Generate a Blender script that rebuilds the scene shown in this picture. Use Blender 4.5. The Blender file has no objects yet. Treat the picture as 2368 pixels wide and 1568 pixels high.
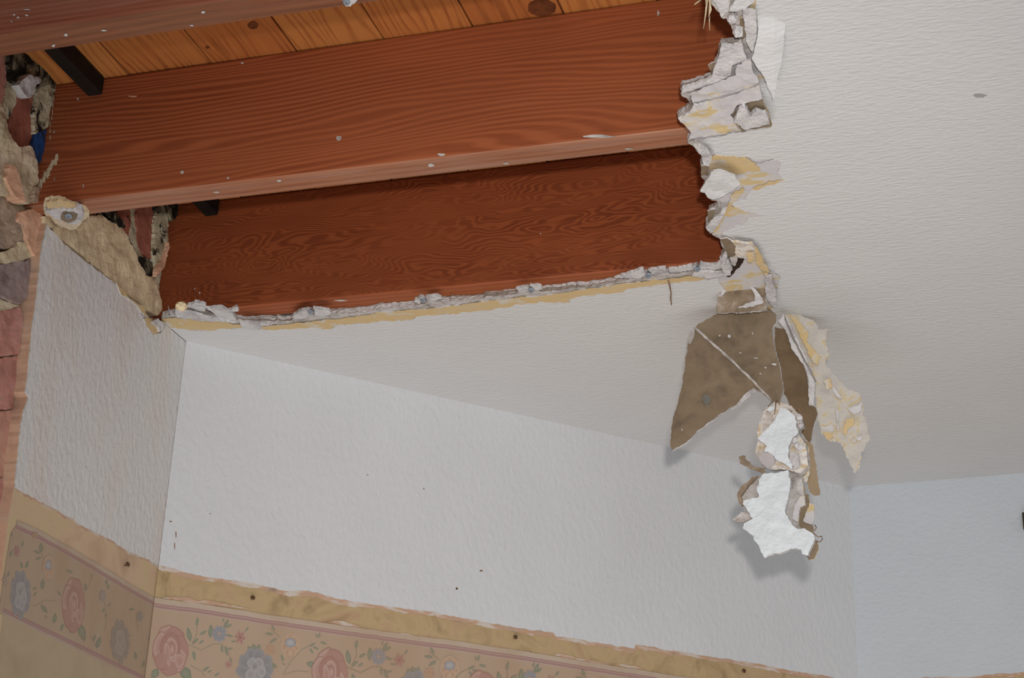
import bpy, bmesh, math, random
from mathutils import Vector, Matrix, noise
from mathutils.geometry import delaunay_2d_cdt
SC = bpy.context.scene
COL = SC.collection

# ------------------------------------------------------------------ camera
F, PITCH, ROLL, YAW = 3896.13, 0.410161, 0.0382061, 0.304712     # focal length in pixels of the 2368 x 1568 frame
CX, CY = 1184.0, 784.0
cp, sp = math.cos(PITCH), math.sin(PITCH)
cw, sw = math.cos(YAW), math.sin(YAW)
cr, sr = math.cos(ROLL), math.sin(ROLL)


def ray(u, v):
    a, b = (u - CX) / F, (v - CY) / F
    x, y = cr * a + sr * b, -sr * a + cr * b
    fw, U = cp + sp * y, sp - cp * y
    return Vector((cw * x - sw * fw, sw * x + cw * fw, U))


def cam_axes():
    f = ray(CX, CY).normalized()
    r = (ray(CX + F, CY) - ray(CX, CY)).normalized()
    return r, r.cross(f), f


cam_d = bpy.data.cameras.new('camera')
cam = bpy.data.objects.new('camera', cam_d)
COL.objects.link(cam)
_r, _u, _f = cam_axes()
cam.matrix_world = Matrix(((_r.x, _u.x, -_f.x, 0), (_r.y, _u.y, -_f.y, 0), (_r.z, _u.z, -_f.z, 0), (0, 0, 0, 1)))
cam_d.sensor_width = 36.0
cam_d.lens = F / 2368.0 * 36.0
cam_d.clip_start = 0.02
SC.camera = cam

# ------------------------------------------------------------------ light
SC.view_settings.view_transform = 'Standard'
SC.view_settings.look = 'None'
SC.view_settings.gamma = 1.0
SC.view_settings.use_curve_mapping = False
SC.view_settings.exposure = 0.0
W = bpy.data.worlds.new('room_daylight')
SC.world = W
W.use_nodes = True
W.node_tree.nodes['Background'].inputs[0].default_value = (0.86, 0.95, 1.0, 1)
W.node_tree.nodes['Background'].inputs[1].default_value = 0.31


def lamp(name, typ, loc, target, energy, color, **kw):
    d = bpy.data.lights.new(name, typ)
    d.energy = energy
    d.color = color
    for k, v in kw.items():
        setattr(d, k, v)
    o = bpy.data.objects.new(name, d)
    COL.objects.link(o)
    o.location = loc
    o.rotation_euler = (Vector(target) - Vector(loc)).to_track_quat('-Z', 'Y').to_euler()
    return o


# the camera's own flash, just above and right of the lens
lamp('camera_flash', 'SPOT', (0.05, -0.03, 0.11), (-0.62, 2.65, 0.92), 116, (1.0, 0.955, 0.90), spot_size=math.radians(52), spot_blend=1.0, shadow_soft_size=0.022)
# daylight of the room's window behind the photographer, plus an added fill lamp aimed up at the ceiling
lamp('window_daylight', 'AREA', (1.6, -2.2, -0.1), (-0.6, 2.8, 0.9), 20, (0.80, 0.91, 1.0), shape='RECTANGLE', size=1.8, size_y=1.6)
lamp('bounce_fill', 'AREA', (-0.6, 1.55, -1.40), (-0.6, 2.0, 1.1), 52, (0.97, 0.985, 1.0), shape='RECTANGLE', size=2.8, size_y=2.6)

# ------------------------------------------------------------------ geometry constants (metres, lens at the origin)
H = 1.137                       # underside of the joists
ZC = H - 0.0135                 # painted underside of the ceiling board
JD = 0.208                      # joist depth
ZB = H + JD                     # underside of the boards above
FLOOR = -1.5
XL = -1.325                     # painted face of the left wall


def onz(u, v, z):
    d = ray(u, v)
    return d * (z / d.z)


def onplane(u, v, p, n):
    d = ray(u, v)
    return d * (p.dot(n) / d.dot(n))


A = onz(430, 790, ZC)
B = onz(1963, 1127, ZC)
R = onz(2368, 1095, ZC)
ddir = (B - A); ddir.z = 0; ddir.normalize()
rdir = (R - B); rdir.z = 0; rdir.normalize()
nD = Vector((ddir.y, -ddir.x, 0))          # faces the room
nR = Vector((rdir.y, -rdir.x, 0))
nL = Vector((1, 0, 0))


def onD(u, v, off=0.0): return onplane(u, v, A + nD * off, nD)
def onR(u, v, off=0.0): return onplane(u, v, B + nR * off, nR)
def onL(u, v, off=0.0): return onplane(u, v, Vector((XL + off, 0, 0)), nL)
def onY(u, v, y): return onplane(u, v, Vector((0, y, 0)), Vector((0, 1, 0)))


def hang(y0, ax=0.0, az=0.0, x0=-0.35):
    """a nearly upright plane Y = y0 + ax (X - x0) + az (Z - ZC) that hanging pieces lie in"""
    def f(u, v):
        d = ray(u, v)
        return d * ((y0 - ax * x0 - az * ZC) / (d.y - ax * d.x - az * d.z))
    return f


# ------------------------------------------------------------------ materials
def srgb(r, g, b):
    def c(x):
        x /= 255.0
        return x / 12.92 if x <= 0.04045 else ((x + 0.055) / 1.055) ** 2.4
    return (c(r), c(g), c(b), 1.0)


class NT:
    def __init__(s, name, rough=0.85, spec=0.2):
        s.m = bpy.data.materials.new(name)
        s.m.use_nodes = True
        s.t = s.m.node_tree
        s.b = s.t.nodes['Principled BSDF']
        s.b.inputs['Roughness'].default_value = rough
        s.b.inputs['Specular IOR Level'].default_value = spec
        s.pos = s.t.nodes.new('ShaderNodeNewGeometry').outputs['Position']

    def n(s, typ, **kw):
        nd = s.t.nodes.new(typ)
        for k, v in kw.items():
            setattr(nd, k, v)
        return nd

    def link(s, a, b): s.t.links.new(a, b)

    def mapping(s, scale=(1, 1, 1), rot=(0, 0, 0), loc=(0, 0, 0), src=None):
        m = s.n('ShaderNodeMapping')
        m.inputs['Scale'].default_value = scale
        m.inputs['Rotation'].default_value = rot
        m.inputs['Location'].default_value = loc
        s.link(src or s.pos, m.inputs['Vector'])
        return m.outputs[0]

    def noise(s, vec, scale=5, detail=4, rough=0.55, dist=0.0):
        nd = s.n('ShaderNodeTexNoise')
        nd.inputs['Scale'].default_value = scale
        nd.inputs['Detail'].default_value = detail
        nd.inputs['Roughness'].default_value = rough
        nd.inputs['Distortion'].default_value = dist
        s.link(vec, nd.inputs['Vector'])
        return nd.outputs[0]

    def ramp(s, fac, stops, interp='LINEAR'):
        nd = s.n('ShaderNodeValToRGB')
        r = nd.color_ramp
        r.interpolation = interp
        while len(r.elements) < len(stops):
            r.elements.new(0.5)
        for e, (p, c) in zip(r.elements, stops):
            e.position = p
            e.color = c if len(c) == 4 else (*c, 1)
        s.link(fac, nd.inputs[0])
        return nd.outputs[0]

    def math(s, op, a, b=None):
        nd = s.n('ShaderNodeMath', operation=op)
        for i, x in enumerate((a, b)):
            if x is None: continue
            if isinstance(x, (int, float)): nd.inputs[i].default_value = x
            else: s.link(x, nd.inputs[i])
        return nd.outputs[0]

    def mix(s, fac, a, b, blend='MIX'):
        nd = s.n('ShaderNodeMix', data_type='RGBA', blend_type=blend)
        for i, x in ((0, fac), (6, a), (7, b)):
            if isinstance(x, (int, float)): nd.inputs[i].default_value = x
            elif isinstance(x, tuple): nd.inputs[i].default_value = x
            else: s.link(x, nd.inputs[i])
        return nd.outputs[2]

    def bump(s, h, strength=0.3, dist=0.003):
        nd = s.n('ShaderNodeBump')
        nd.inputs['Strength'].default_value = strength
        nd.inputs['Distance'].default_value = dist
        s.link(h, nd.inputs['Height'])
        s.link(nd.outputs[0], s.b.inputs['Normal'])

    def color(s, c):
        if isinstance(c, tuple): s.b.inputs['Base Color'].default_value = c
        else: s.link(c, s.b.inputs['Base Color'])
        return s


BLK, WHT = (0, 0, 0, 1), (1, 1, 1, 1)


def patchy(name, stops, scale=20, detail=5, stretch=(1, 1, 1), rot=(0, 0, 0), rough=0.9, bump=0.3, bscale=None, bdist=0.002, dist=0.4, contrast=None, loc=(0, 0, 0)):
    """a surface whose colour wanders between several tones"""
    t = NT(name, rough)
    v = t.mapping(stretch, rot, loc)
    f = t.noise(v, scale, detail, 0.6, dist)
    t.color(t.ramp(f, stops))
    if bump:
        t.bump(t.noise(v, bscale or scale * 3, 5, 0.6), bump, bdist)
    return t.m


def paint(name, col, stretch, rot=(0, 0, 0), bump=0.5, tint=None, tamt=0.0):
    """roller / knock-down textured wall paint"""
    t = NT(name, 0.7, 0.25)
    v = t.mapping(stretch, rot)
    a = t.noise(v, 95, 3, 0.5)
    b = t.noise(t.mapping((1, 1, 1)), 300, 2, 0.5)
    hgt = t.math('ADD', t.ramp(a, [(0.35, BLK), (0.7, WHT)]), t.math('MULTIPLY', b, 0.25))
    t.bump(hgt, bump, 0.0016)
    c = t.mix(t.ramp(t.noise(t.pos, 6, 4), [(0.35, BLK), (0.75, WHT)]), col, tuple(x * 0.965 for x in col[:3]) + (1,))
    if tint:
        st = t.ramp(t.noise(t.mapping((1, 3.5, 1.2), loc=(0, .35, 0)), 3.2, 3), [(0.48, BLK), (0.68, WHT)])
        c = t.mix(t.math('MULTIPLY', st, tamt), c, tint)
    t.color(c)
    return t.m


def wood(name, base, dark, light, freq, kx, kz, K, fine=0.35, axis='x', bumpy=0.12, seed=0.0, dust=None, dustamt=0.0, soft=(0.1, 0.75)):
    t = NT(name, 0.62, 0.28)
    sep = t.n('ShaderNodeSeparateXYZ')
    t.link(t.pos, sep.inputs[0])
    if axis == 'x':
        across = t.math('ADD', sep.outputs[2], t.math('MULTIPLY', sep.outputs[1], 0.6))
        st = (kx, kz * .6, kz); fs = (9, 300, 300)
    else:
        across = t.math('ADD', sep.outputs[0], t.math('MULTIPLY', sep.outputs[2], 0.6))
        st = (kz, kx, kz * .6); fs = (300, 9, 300)
    n1 = t.noise(t.mapping(st, loc=(seed, seed * 2, seed * 3)), 1.0, 3, 0.5, 0.3)
    ph = t.math('ADD', t.math('MULTIPLY', across, freq), t.math('MULTIPLY', n1, K))
    s = t.math('MULTIPLY_ADD', t.math('SINE', ph), 0.5)
    s.node.inputs[2].default_value = 0.5
    fn = t.noise(t.mapping(fs), 1.0, 4, 0.65)
    amt = t.math('MULTIPLY', t.ramp(s, [(soft[0], BLK), (soft[1], WHT)]), t.ramp(t.noise(t.mapping((kx * 1.5, kz, kz), loc=(seed + 3, 0, 0)), 1.5, 2), [(0.3, (.35, .35, .35, 1)), (0.65, WHT)]))
    c = t.mix(amt, base, dark)
    c = t.mix(t.math('MULTIPLY', t.ramp(fn, [(0.35, BLK), (0.75, WHT)]), fine), c, light)
    blot = t.ramp(t.noise(t.mapping((2.2, 3, 7), loc=(seed, 0, 0)), 1.3, 3), [(0.35, BLK), (0.72, WHT)])
    c = t.mix(t.math('MULTIPLY', blot, 0.35), c, tuple(x * .62 for x in base[:3]) + (1,))
    if dust:
        d = t.ramp(t.noise(t.mapping((3, 40, 40), loc=(seed, 0, 0)), 1.0, 6, 0.7), [(0.42, BLK), (0.78, WHT)])
        c = t.mix(t.math('MULTIPLY', d, dustamt), c, dust)
    t.color(c)
    t.bump(t.math('ADD', s, t.math('MULTIPLY', fn, 1.0)), bumpy, 0.001)
    return t.m


M = {}
M['paint_ceiling'] = paint('ceiling_paint', (0.65, 0.637, 0.632, 1), (0.8, 2.2, 1), bump=0.4)
M['paint_D'] = paint('back_wall_paint', (0.625, 0.622, 0.632, 1), (1.2, 1.2, .7), (0.5, 0.6, 0), bump=0.4)
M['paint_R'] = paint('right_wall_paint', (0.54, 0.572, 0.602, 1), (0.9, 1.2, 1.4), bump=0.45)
M['paint_L'] = paint('left_wall_paint', (0.68, 0.655, 0.64, 1), (1, 1.2, .7), (0.7, 0, 0), bump=0.6, tint=(0.66, 0.56, 0.50, 1), tamt=0.55)
JB, JDK, JLT = srgb(164, 90, 54), srgb(124, 58, 31), srgb(184, 112, 74)
M['joist'] = wood('fir_joist_wood', JB, JDK, JLT, 760, 0.9, 6.5, 120, 0.30, seed=1.7)
M['joist_fig'] = wood('wavy_fir_joist_wood', srgb(141, 72, 38), srgb(108, 47, 22), srgb(157, 88, 52), 860, 3.2, 13, 230, 0.28, seed=4.1)
M['joist_dusty'] = wood('dusty_fir_joist_wood', srgb(156, 88, 62), srgb(124, 62, 40), srgb(178, 122, 96), 820, 1.2, 8, 26, 0.4, seed=7.7, dust=srgb(165, 130, 112), dustamt=0.35)
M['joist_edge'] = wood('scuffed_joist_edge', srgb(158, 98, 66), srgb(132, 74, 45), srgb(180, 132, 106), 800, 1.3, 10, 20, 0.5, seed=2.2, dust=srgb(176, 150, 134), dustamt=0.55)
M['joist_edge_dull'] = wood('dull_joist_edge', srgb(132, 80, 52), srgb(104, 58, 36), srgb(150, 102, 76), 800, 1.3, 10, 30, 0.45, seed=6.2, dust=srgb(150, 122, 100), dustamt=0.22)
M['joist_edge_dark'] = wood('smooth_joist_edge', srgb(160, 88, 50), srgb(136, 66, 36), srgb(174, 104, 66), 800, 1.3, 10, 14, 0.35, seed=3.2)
for i, (b_, d_) in enumerate((((174, 104, 50), (128, 62, 26)), ((184, 116, 58), (140, 72, 30)), ((166, 94, 44), (120, 56, 24)))):
    M['pine%d' % i] = wood('orange_pine_board', srgb(*b_), srgb(*d_), srgb(196, 132, 74), 420, 1.4, 12, 60, 0.40, axis='y', seed=2.3 * i + .4, soft=(.55, 1.0))
M['knot'] = patchy('pine_knot', [(0.3, srgb(70, 36, 18)), (0.6, srgb(110, 60, 30)), (0.8, srgb(90, 46, 24))], 60, 3)
M['gypsum'] = patchy('broken_gypsum', [(0.3, srgb(168, 162, 162)), (0.5, srgb(204, 200, 200)), (0.75, srgb(214, 210, 206))], 45, 6, bump=0.9, bscale=160, bdist=0.003)
M['gypsum_dirty'] = patchy('dirty_gypsum', [(0.3, srgb(133, 126, 122)), (0.45, srgb(177, 170, 164)), (0.6, srgb(204, 198, 195)), (0.8, srgb(181, 162, 133))], 55, 6, bump=0.9, bscale=150, bdist=0.003)
M['gypsum_side'] = patchy('layered_board_edge', [(0.34, srgb(128, 114, 102)), (0.45, srgb(156, 144, 134)), (0.52, srgb(196, 190, 188)), (0.62, srgb(206, 202, 200)), (0.72, srgb(150, 138, 128))], 26, 6, stretch=(.18, 1, 7), bump=0.8, bscale=150, dist=.3)
M['torn'] = patchy('torn_paper_layers', [(0.30, srgb(203, 199, 199)), (0.44, srgb(195, 191, 193)), (0.53, srgb(203, 197, 193)), (0.575, srgb(203, 182, 140)), (0.64, srgb(203, 178, 132)), (0.68, srgb(203, 197, 191)), (0.8, srgb(193, 187, 187))], 22, 6, stretch=(.6, 1.2, 1), bump=0.5, bscale=90)
M['yellow_paper'] = patchy('yellowed_paper', [(0.3, srgb(200, 180, 146)), (0.45, srgb(206, 180, 136)), (0.56, srgb(204, 176, 128)), (0.66, srgb(204, 194, 178)), (0.8, srgb(206, 200, 192))], 26, 6, bump=0.5, bscale=100)
M['white_chunk'] = patchy('white_textured_chunk', [(0.3, (0.66, 0.695, 0.72, 1)), (0.7, (0.71, 0.745, 0.77, 1))], 30, 3, rough=.75, bump=0.75, bscale=120, bdist=0.003)
M['brown_paper'] = patchy('brown_backing_paper', [(0.32, srgb(114, 99, 82)), (0.5, srgb(134, 117, 96)), (0.7, srgb(142, 126, 105))], 30, 7, rough=.88, bump=0.15, bscale=300)
M['brown_paper_worn'] = patchy('scuffed_backing_paper', [(0.32, srgb(114, 98, 82)), (0.52, srgb(144, 126, 106)), (0.60, srgb(158, 144, 130)), (0.70, srgb(205, 200, 196)), (0.8, srgb(213, 208, 204))], 36, 5, rough=.88, bump=0.6, bscale=150)
M['bits'] = patchy('mixed_torn_bits', [(0.28, srgb(150, 128, 106)), (0.40, srgb(196, 186, 178)), (0.5, srgb(220, 214, 208)), (0.58, srgb(206, 186, 152)), (0.66, srgb(188, 166, 146)), (0.8, srgb(212, 206, 202))], 60, 6, bump=0.8, bscale=170)
M['peel'] = patchy('peeled_paint_back', [(0.28, srgb(184, 178, 174)), (0.42, srgb(190, 182, 174)), (0.55, srgb(196, 189, 180)), (0.585, srgb(204, 184, 146)), (0.615, srgb(186, 170, 146)), (0.64, srgb(198, 192, 188)), (0.8, srgb(214, 210, 206))], 48, 8, bump=0.8, bscale=130)
M['mortar'] = patchy('tan_mortar', [(0.28, srgb(189, 165, 133)), (0.45, srgb(231, 205, 166)), (0.7, srgb(241, 227, 187))], 30, 7, bump=0.7, bscale=140, bdist=0.004)
M['mortar_pale'] = patchy('pale_mortar', [(0.28, srgb(171, 157, 130)), (0.5, srgb(206, 189, 158)), (0.72, srgb(216, 196, 177))], 24, 7, bump=0.8, bscale=110, bdist=0.004)


def mouldy(name, c0, c1, lo=0.50, hi=0.56, scale=34):
    t = NT(name, 0.95, 0.1)
    c = t.ramp(t.noise(t.pos, 40, 6), [(0.3, c0), (0.65, c1)])
    m = t.ramp(t.noise(t.mapping((1, 1, .7), loc=(.3, .1, .4)), scale, 8, 0.7, 0.5), [(lo, BLK), (hi, WHT)])
    t.color(t.mix(m, c, srgb(38, 33, 28)))
    t.bump(t.noise(t.pos, 120, 6, .65), .8, .004)
    return t.m


M['mould_brick'] = mouldy('mould_spotted_brick', srgb(135, 81, 67), srgb(171, 107, 88), .60, .66)
M['mould_mortar'] = mouldy('mould_spotted_mortar', srgb(168, 157, 126), srgb(211, 202, 175), .53, .60)
M['black_mould'] = mouldy('black_mould_mortar', srgb(112, 104, 85), srgb(157, 147, 121), .40, .52)
M['mortar_spots'] = mouldy('stained_tan_mortar', srgb(200, 176, 144), srgb(235, 213, 177), .64, .70, 26)
M['brick_red'] = patchy('red_brick', [(0.3, srgb(163, 114, 101)), (0.5, srgb(192, 135, 122)), (0.72, srgb(183, 148, 138))], 30, 7, bump=0.6, bscale=150)
M['brick_purple'] = patchy('purple_grey_brick', [(0.3, srgb(120, 100, 98)), (0.5, srgb(153, 134, 131)), (0.7, srgb(165, 145, 137))], 24, 7, bump=0.6, bscale=150)
M['brick_pink'] = patchy('pink_brick', [(0.3, srgb(186, 148, 121)), (0.5, srgb(221, 173, 143)), (0.7, srgb(228, 188, 159))], 30, 6, bump=0.5, bscale=150)
M['stone_grey'] = patchy('grey_brown_rubble', [(0.3, srgb(124, 109, 97)), (0.5, srgb(169, 147, 127)), (0.72, srgb(194, 166, 142))], 22, 7, bump=0.8, bscale=90, bdist=.005)
M['void'] = patchy('dark_gap', [(0.3, srgb(40, 28, 22)), (0.7, srgb(62, 44, 34))], 30, 3)
M['masonry'] = patchy('pinkish_masonry', [(0.3, srgb(173, 126, 111)), (0.5, srgb(195, 145, 126)), (0.7, srgb(200, 159, 136))], 14, 6, bump=0.5, bscale=90)
M['panel_edge'] = patchy('pink_plaster_edge', [(0.3, srgb(180, 143, 122)), (0.5, srgb(197, 159, 133)), (0.72, srgb(190, 162, 139))], 30, 5, bump=0.3, bscale=160)
M['bare_D'] = patchy('bare_ochre_plaster', [(0.26, srgb(136, 110, 82)), (0.40, srgb(168, 143, 108)), (0.52, srgb(184, 158, 120)), (0.62, srgb(180, 150, 118)), (0.76, srgb(158, 130, 98))], 14, 8, bump=0.3, bscale=150, dist=1.2)
M['bare_L'] = patchy('bare_peach_plaster', [(0.26, srgb(184, 154, 127)), (0.45, srgb(203, 174, 146)), (0.6, srgb(201, 177, 140)), (0.75, srgb(202, 166, 145))], 10, 6, bump=0.2, bscale=150, dist=0.6)
M['old_paint'] = patchy('old_paint_layers', [(0.30, srgb(150, 124, 104)), (0.40, srgb(186, 158, 138)), (0.48, srgb(190, 150, 122)), (0.56, srgb(198, 180, 166)), (0.64, srgb(204, 194, 184)), (0.72, srgb(180, 146, 124))], 60, 7, stretch=(.3, .3, 1), bump=0.5, bscale=100)
M['lower_paper'] = patchy('tan_wallpaper', [(0.3, srgb(168, 148, 122)), (0.5, srgb(182, 162, 135)), (0.72, srgb(173, 154, 129))], 7, 4, bump=0.1, bscale=200)
M['nail'] = patchy('grey_nail_steel', [(0.3, srgb(110, 116, 124)), (0.7, srgb(150, 158, 166))], 200, 3, rough=.45, bump=.2)
M['rust'] = patchy('rusty_nail', [(0.3, srgb(70, 48, 34)), (0.6, srgb(110, 82, 58)), (0.8, srgb(140, 116, 92))], 300, 3, rough=.7)
M['bar'] = patchy('black_iron', [(0.3, srgb(20, 15, 12)), (0.7, srgb(34, 26, 20))], 40, 4, rough=.75)
M['blue'] = patchy('blue_scrap', [(0.35, srgb(26, 44, 84)), (0.5, srgb(36, 74, 130)), (0.62, srgb(44, 52, 70))], 90, 5, stretch=(1, 1, .3))
M['fibre'] = patchy('straw_fibre', [(0.3, srgb(196, 174, 142)), (0.7, srgb(214, 198, 170))], 100, 2)
M['thread'] = patchy('brown_thread', [(0.3, srgb(128, 98, 76)), (0.7, srgb(150, 120, 96))], 100, 2)
M['floor'] = patchy('plain_floor', [(0.3, srgb(150, 140, 128)), (0.7, srgb(168, 158, 146))], 12, 4)
M['bracket'] = patchy('dark_olive_metal', [(0.3, srgb(46, 42, 30)), (0.7, srgb(70, 64, 48))], 60, 3, rough=.6)

t = NT('floral_wallpaper', 0.75, 0.2)
at = t.n('ShaderNodeAttribute', attribute_name='Col')
st = t.ramp(t.noise(t.mapping((2.2, 2.2, .8)), 5, 5, .6, .5), [(0.44, BLK), (0.74, WHT)])
t.color(t.mix(1.0, t.mix(t.math('MULTIPLY', st, 0.36), at.outputs[0], srgb(190, 148, 112)), (0.70, 0.72, 0.75, 1), 'MULTIPLY'))
t.bump(t.noise(t.pos, 260, 3), .06, .001)
M['wallpaper'] = t.m

# ------------------------------------------------------------------ mesh helpers
def tag(o, label, cat, group=None, kind=None):
    if label: o['label'] = label
    if cat: o['category'] = cat
    if group: o['group'] = group
    if kind: o['kind'] = kind
    return o


def structure(o): o['kind'] = 'structure'; return o


def link_mesh(name, verts, faces, mats, fmat=None, parent=None, smooth=False):
    me = bpy.data.meshes.new(name)
    c = sum((Vector(v) for v in verts), Vector()) / max(1, len(verts))
    me.from_pydata([tuple(Vector(v) - c) for v in verts], [], faces)
    for m in mats: me.materials.append(m)
    if fmat:
        for p, k in zip(me.polygons, fmat): p.material_index = k
    if smooth:
        for p in me.polygons: p.use_smooth = True
    me.update()
    o = bpy.data.objects.new(name, me)
    COL.objects.link(o)
    o.location = c
    if parent: adopt(o, parent)
    return o


def world_loc(o):
    p = o.location.copy()
    while o.parent:
        o = o.parent
        p = p + o.location
    return p


def adopt(o, parent):
    w = o.location.copy()
    o.parent = parent
    o.location = w - world_loc(parent)
    return o


def jag(pts, amp=3.0, seg=9.0, seed=0, closed=True, keep=()):
    """break an outline into short ragged steps"""
    rng = random.Random(seed)
    out = []
    n = len(pts)
    for i in range(n if closed else n - 1):
        a, b = Vector(pts[i][:2]), Vector(pts[(i + 1) % n][:2])
        L = (b - a).length
        out.append(a)
        if i in keep: continue
        k = int(L / seg)
        nrm = Vector((-(b - a).y, (b - a).x)) / max(L, 1e-9)
        w = 0.0
        for j in range(1, k + 1):
            w = 0.5 * w + rng.uniform(-1, 1) * amp
            f = j / (k + 1)
            fade = min(1.0, 4 * f, 4 * (1 - f))
            out.append(a.lerp(b, f + rng.uniform(-.25, .25) / (k + 1)) + nrm * w * fade)
    if not closed: out.append(Vector(pts[-1][:2]))
    return out


def inside(p, poly):
    c = False
    j = len(poly) - 1
    for i in range(len(poly)):
        a, b = poly[i], poly[j]
        if (a[1] > p[1]) != (b[1] > p[1]) and p[0] < (b[0] - a[0]) * (p[1] - a[1]) / (b[1] - a[1]) + a[0]:
            c = not c
        j = i
    return c


def cdt(outline, step=None, seed=0):
    rng = random.Random(seed)
    pts = [Vector((p[0], p[1])) for p in outline]
    n = len(pts)
    edges = [(i, (i + 1) % n) for i in range(n)]
    if step:
        xs = [p.x for p in pts]; ys = [p.y for p in pts]
        y = min(ys) + step * .5
        while y < max(ys):
            x = min(xs) + step * .5
            while x < max(xs):
                q = Vector((x + rng.uniform(-.3, .3) * step, y + rng.uniform(-.3, .3) * step))
                if inside(q, pts) and all((q - p).length > step * .35 for p in pts): pts.append(q)
                x += step
            y += step
    v, e, f, *_ = delaunay_2d_cdt(pts, edges, [], 1, 1e-7)
    return [Vector(p) for p in v], [tuple(t) for t in f]


def sheet(name, outline, mp, off, mats, step=None, amp=0.0, freq=30.0, seed=0, parent=None, rings=0, ringamp=0.0, backamp=None, bow=None, smooth=False):
    """solid piece: a 2D outline laid on a surface by mp(a, b), given thickness along the vector off (away from the seen face)"""
    v2, f2 = cdt(outline, step, seed)
    off = Vector(off)
    nrm = -off.normalized()
    rng = random.Random(seed + 5)
    front = []
    for p in v2:
        q = Vector(mp(p.x, p.y))
        if bow: q = q + nrm * bow(p.x, p.y)
        if amp: q = q + nrm * amp * (noise.noise(q * freq + Vector((seed, 0, 0))) + .6 * noise.noise(q * freq * 2.7 + Vector((0, seed, 0))))
        front.append(q)
    ba = amp if backamp is None else backamp
    back = [q + off + (nrm * ba * noise.noise(q * freq + Vector((seed + 9, 4, 0))) if ba else Vector()) for q in front]
    cnt = {}
    for f in f2:
        for i in range(len(f)):
            a, b = f[i], f[(i + 1) % len(f)]
            cnt[(a, b)] = cnt.get((a, b), 0) + 1
    bnd = [(a, b) for (a, b) in cnt if (b, a) not in cnt]
    verts = front + back
    N = len(front)
    nn = (front[f2[0][1]] - front[f2[0][0]]).cross(front[f2[0][2]] - front[f2[0][0]])
    flip = nn.dot(nrm) < 0
    faces, fm = [], []
    for f in f2:
        g = tuple(reversed(f)) if flip else tuple(f)
        faces.append(g); fm.append(0)
        faces.append(tuple(i + N for i in reversed(g))); fm.append(min(2, len(mats) - 1))
    layers = [{i: i for e in bnd for i in e}]
    for k in range(rings):
        fr = (k + 1) / (rings + 1)
        d = {}
        for i in layers[0]:
            verts.append(front[i].lerp(back[i], fr) + Vector((rng.uniform(-1, 1), rng.uniform(-1, 1), rng.uniform(-1, 1))) * ringamp)
            d[i] = len(verts) - 1
        layers.append(d)
    layers.append({i: i + N for i in layers[0]})
    for k in range(len(layers) - 1):
        for a, b in bnd:
            q = (layers[k][b], layers[k][a], layers[k + 1][a], layers[k + 1][b])
            faces.append(tuple(reversed(q)) if flip else q); fm.append(min(1, len(mats) - 1))
    return link_mesh(name, verts, faces, mats, fm, parent, smooth)


def box(name, lo, hi, mats, parent=None, bevel=0.0, fm=None):
    bm = bmesh.new()
    bmesh.ops.create_cube(bm, size=1)
    for v in bm.verts:
        v.co = Vector([lo[i] + (v.co[i] + .5) * (hi[i] - lo[i]) for i in range(3)])
    if bevel:
        bmesh.ops.bevel(bm, geom=bm.edges[:], offset=bevel, segments=3, affect='EDGES', profile=.6)
    bm.verts.ensure_lookup_table()
    vs = [v.co.copy() for v in bm.verts]
    fs = [tuple(v.index for v in f.verts) for f in bm.faces]
    bm.normal_update()
    mi = [fm(f.normal, f.calc_center_median()) if fm else 0 for f in bm.faces]
    bm.free()
    return link_mesh(name, vs, fs, mats, mi, parent)


def prism(name, pts, off, mats, parent=None):
    n = len(pts)
    vs = [Vector(p) for p in pts] + [Vector(p) + Vector(off) for p in pts]
    fs = [tuple(range(n)), tuple(range(2 * n - 1, n - 1, -1))] + [((i + 1) % n, i, i + n, (i + 1) % n + n) for i in range(n)]
    o = link_mesh(name, vs, fs, mats, None, parent)
    bm = bmesh.new(); bm.from_mesh(o.data); bmesh.ops.recalc_face_normals(bm, faces=bm.faces[:]); bm.to_mesh(o.data); bm.free()
    return o


def tube(name, pts, rads, mat, parent=None, seg=7):
    vs, fs = [], []
    n = len(pts)
    for i, p in enumerate(pts):
        p = Vector(p)
        d = (Vector(pts[min(i + 1, n - 1)]) - Vector(pts[max(i - 1, 0)])).normalized()
        a = d.orthogonal().normalized(); b = d.cross(a)
        r = rads[i] if isinstance(rads, (list, tuple)) else rads
        for k in range(seg):
            w = 2 * math.pi * k / seg
            vs.append(p + (a * math.cos(w) + b * math.sin(w)) * r)
    for i in range(n - 1):
        for k in range(seg):
            fs.append((i * seg + k, i * seg + (k + 1) % seg, (i + 1) * seg + (k + 1) % seg, (i + 1) * seg + k))
    fs.append(tuple(reversed(range(seg)))); fs.append(tuple((n - 1) * seg + k for k in range(seg)))
    return link_mesh(name, vs, fs, [mat], None, parent, True)


def lump(name, c, rad, mat, seed=0, rough=.35, parent=None, axes=None, sub=3):
    """irregular broken nugget"""
    bm = bmesh.new()
    bmesh.ops.create_icosphere(bm, subdivisions=sub, radius=1)
    vs = []
    for v in bm.verts:
        d = v.co.normalized()
        k = 1 + rough * (noise.noise(d * 1.6 + Vector((seed * 3.1, seed, 0))) + .5 * noise.noise(d * 4 + Vector((0, seed * 2.3, seed))))
        q = Vector((d.x * rad[0], d.y * rad[1], d.z * rad[2])) * k
        if axes: q = axes[0] * q.x + axes[1] * q.y + axes[2] * q.z
        vs.append(Vector(c) + q)
    fs = [tuple(v.index for v in f.verts) for f in bm.faces]
    bm.free()
    return link_mesh(name, vs, fs, [mat], None, parent)


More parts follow.
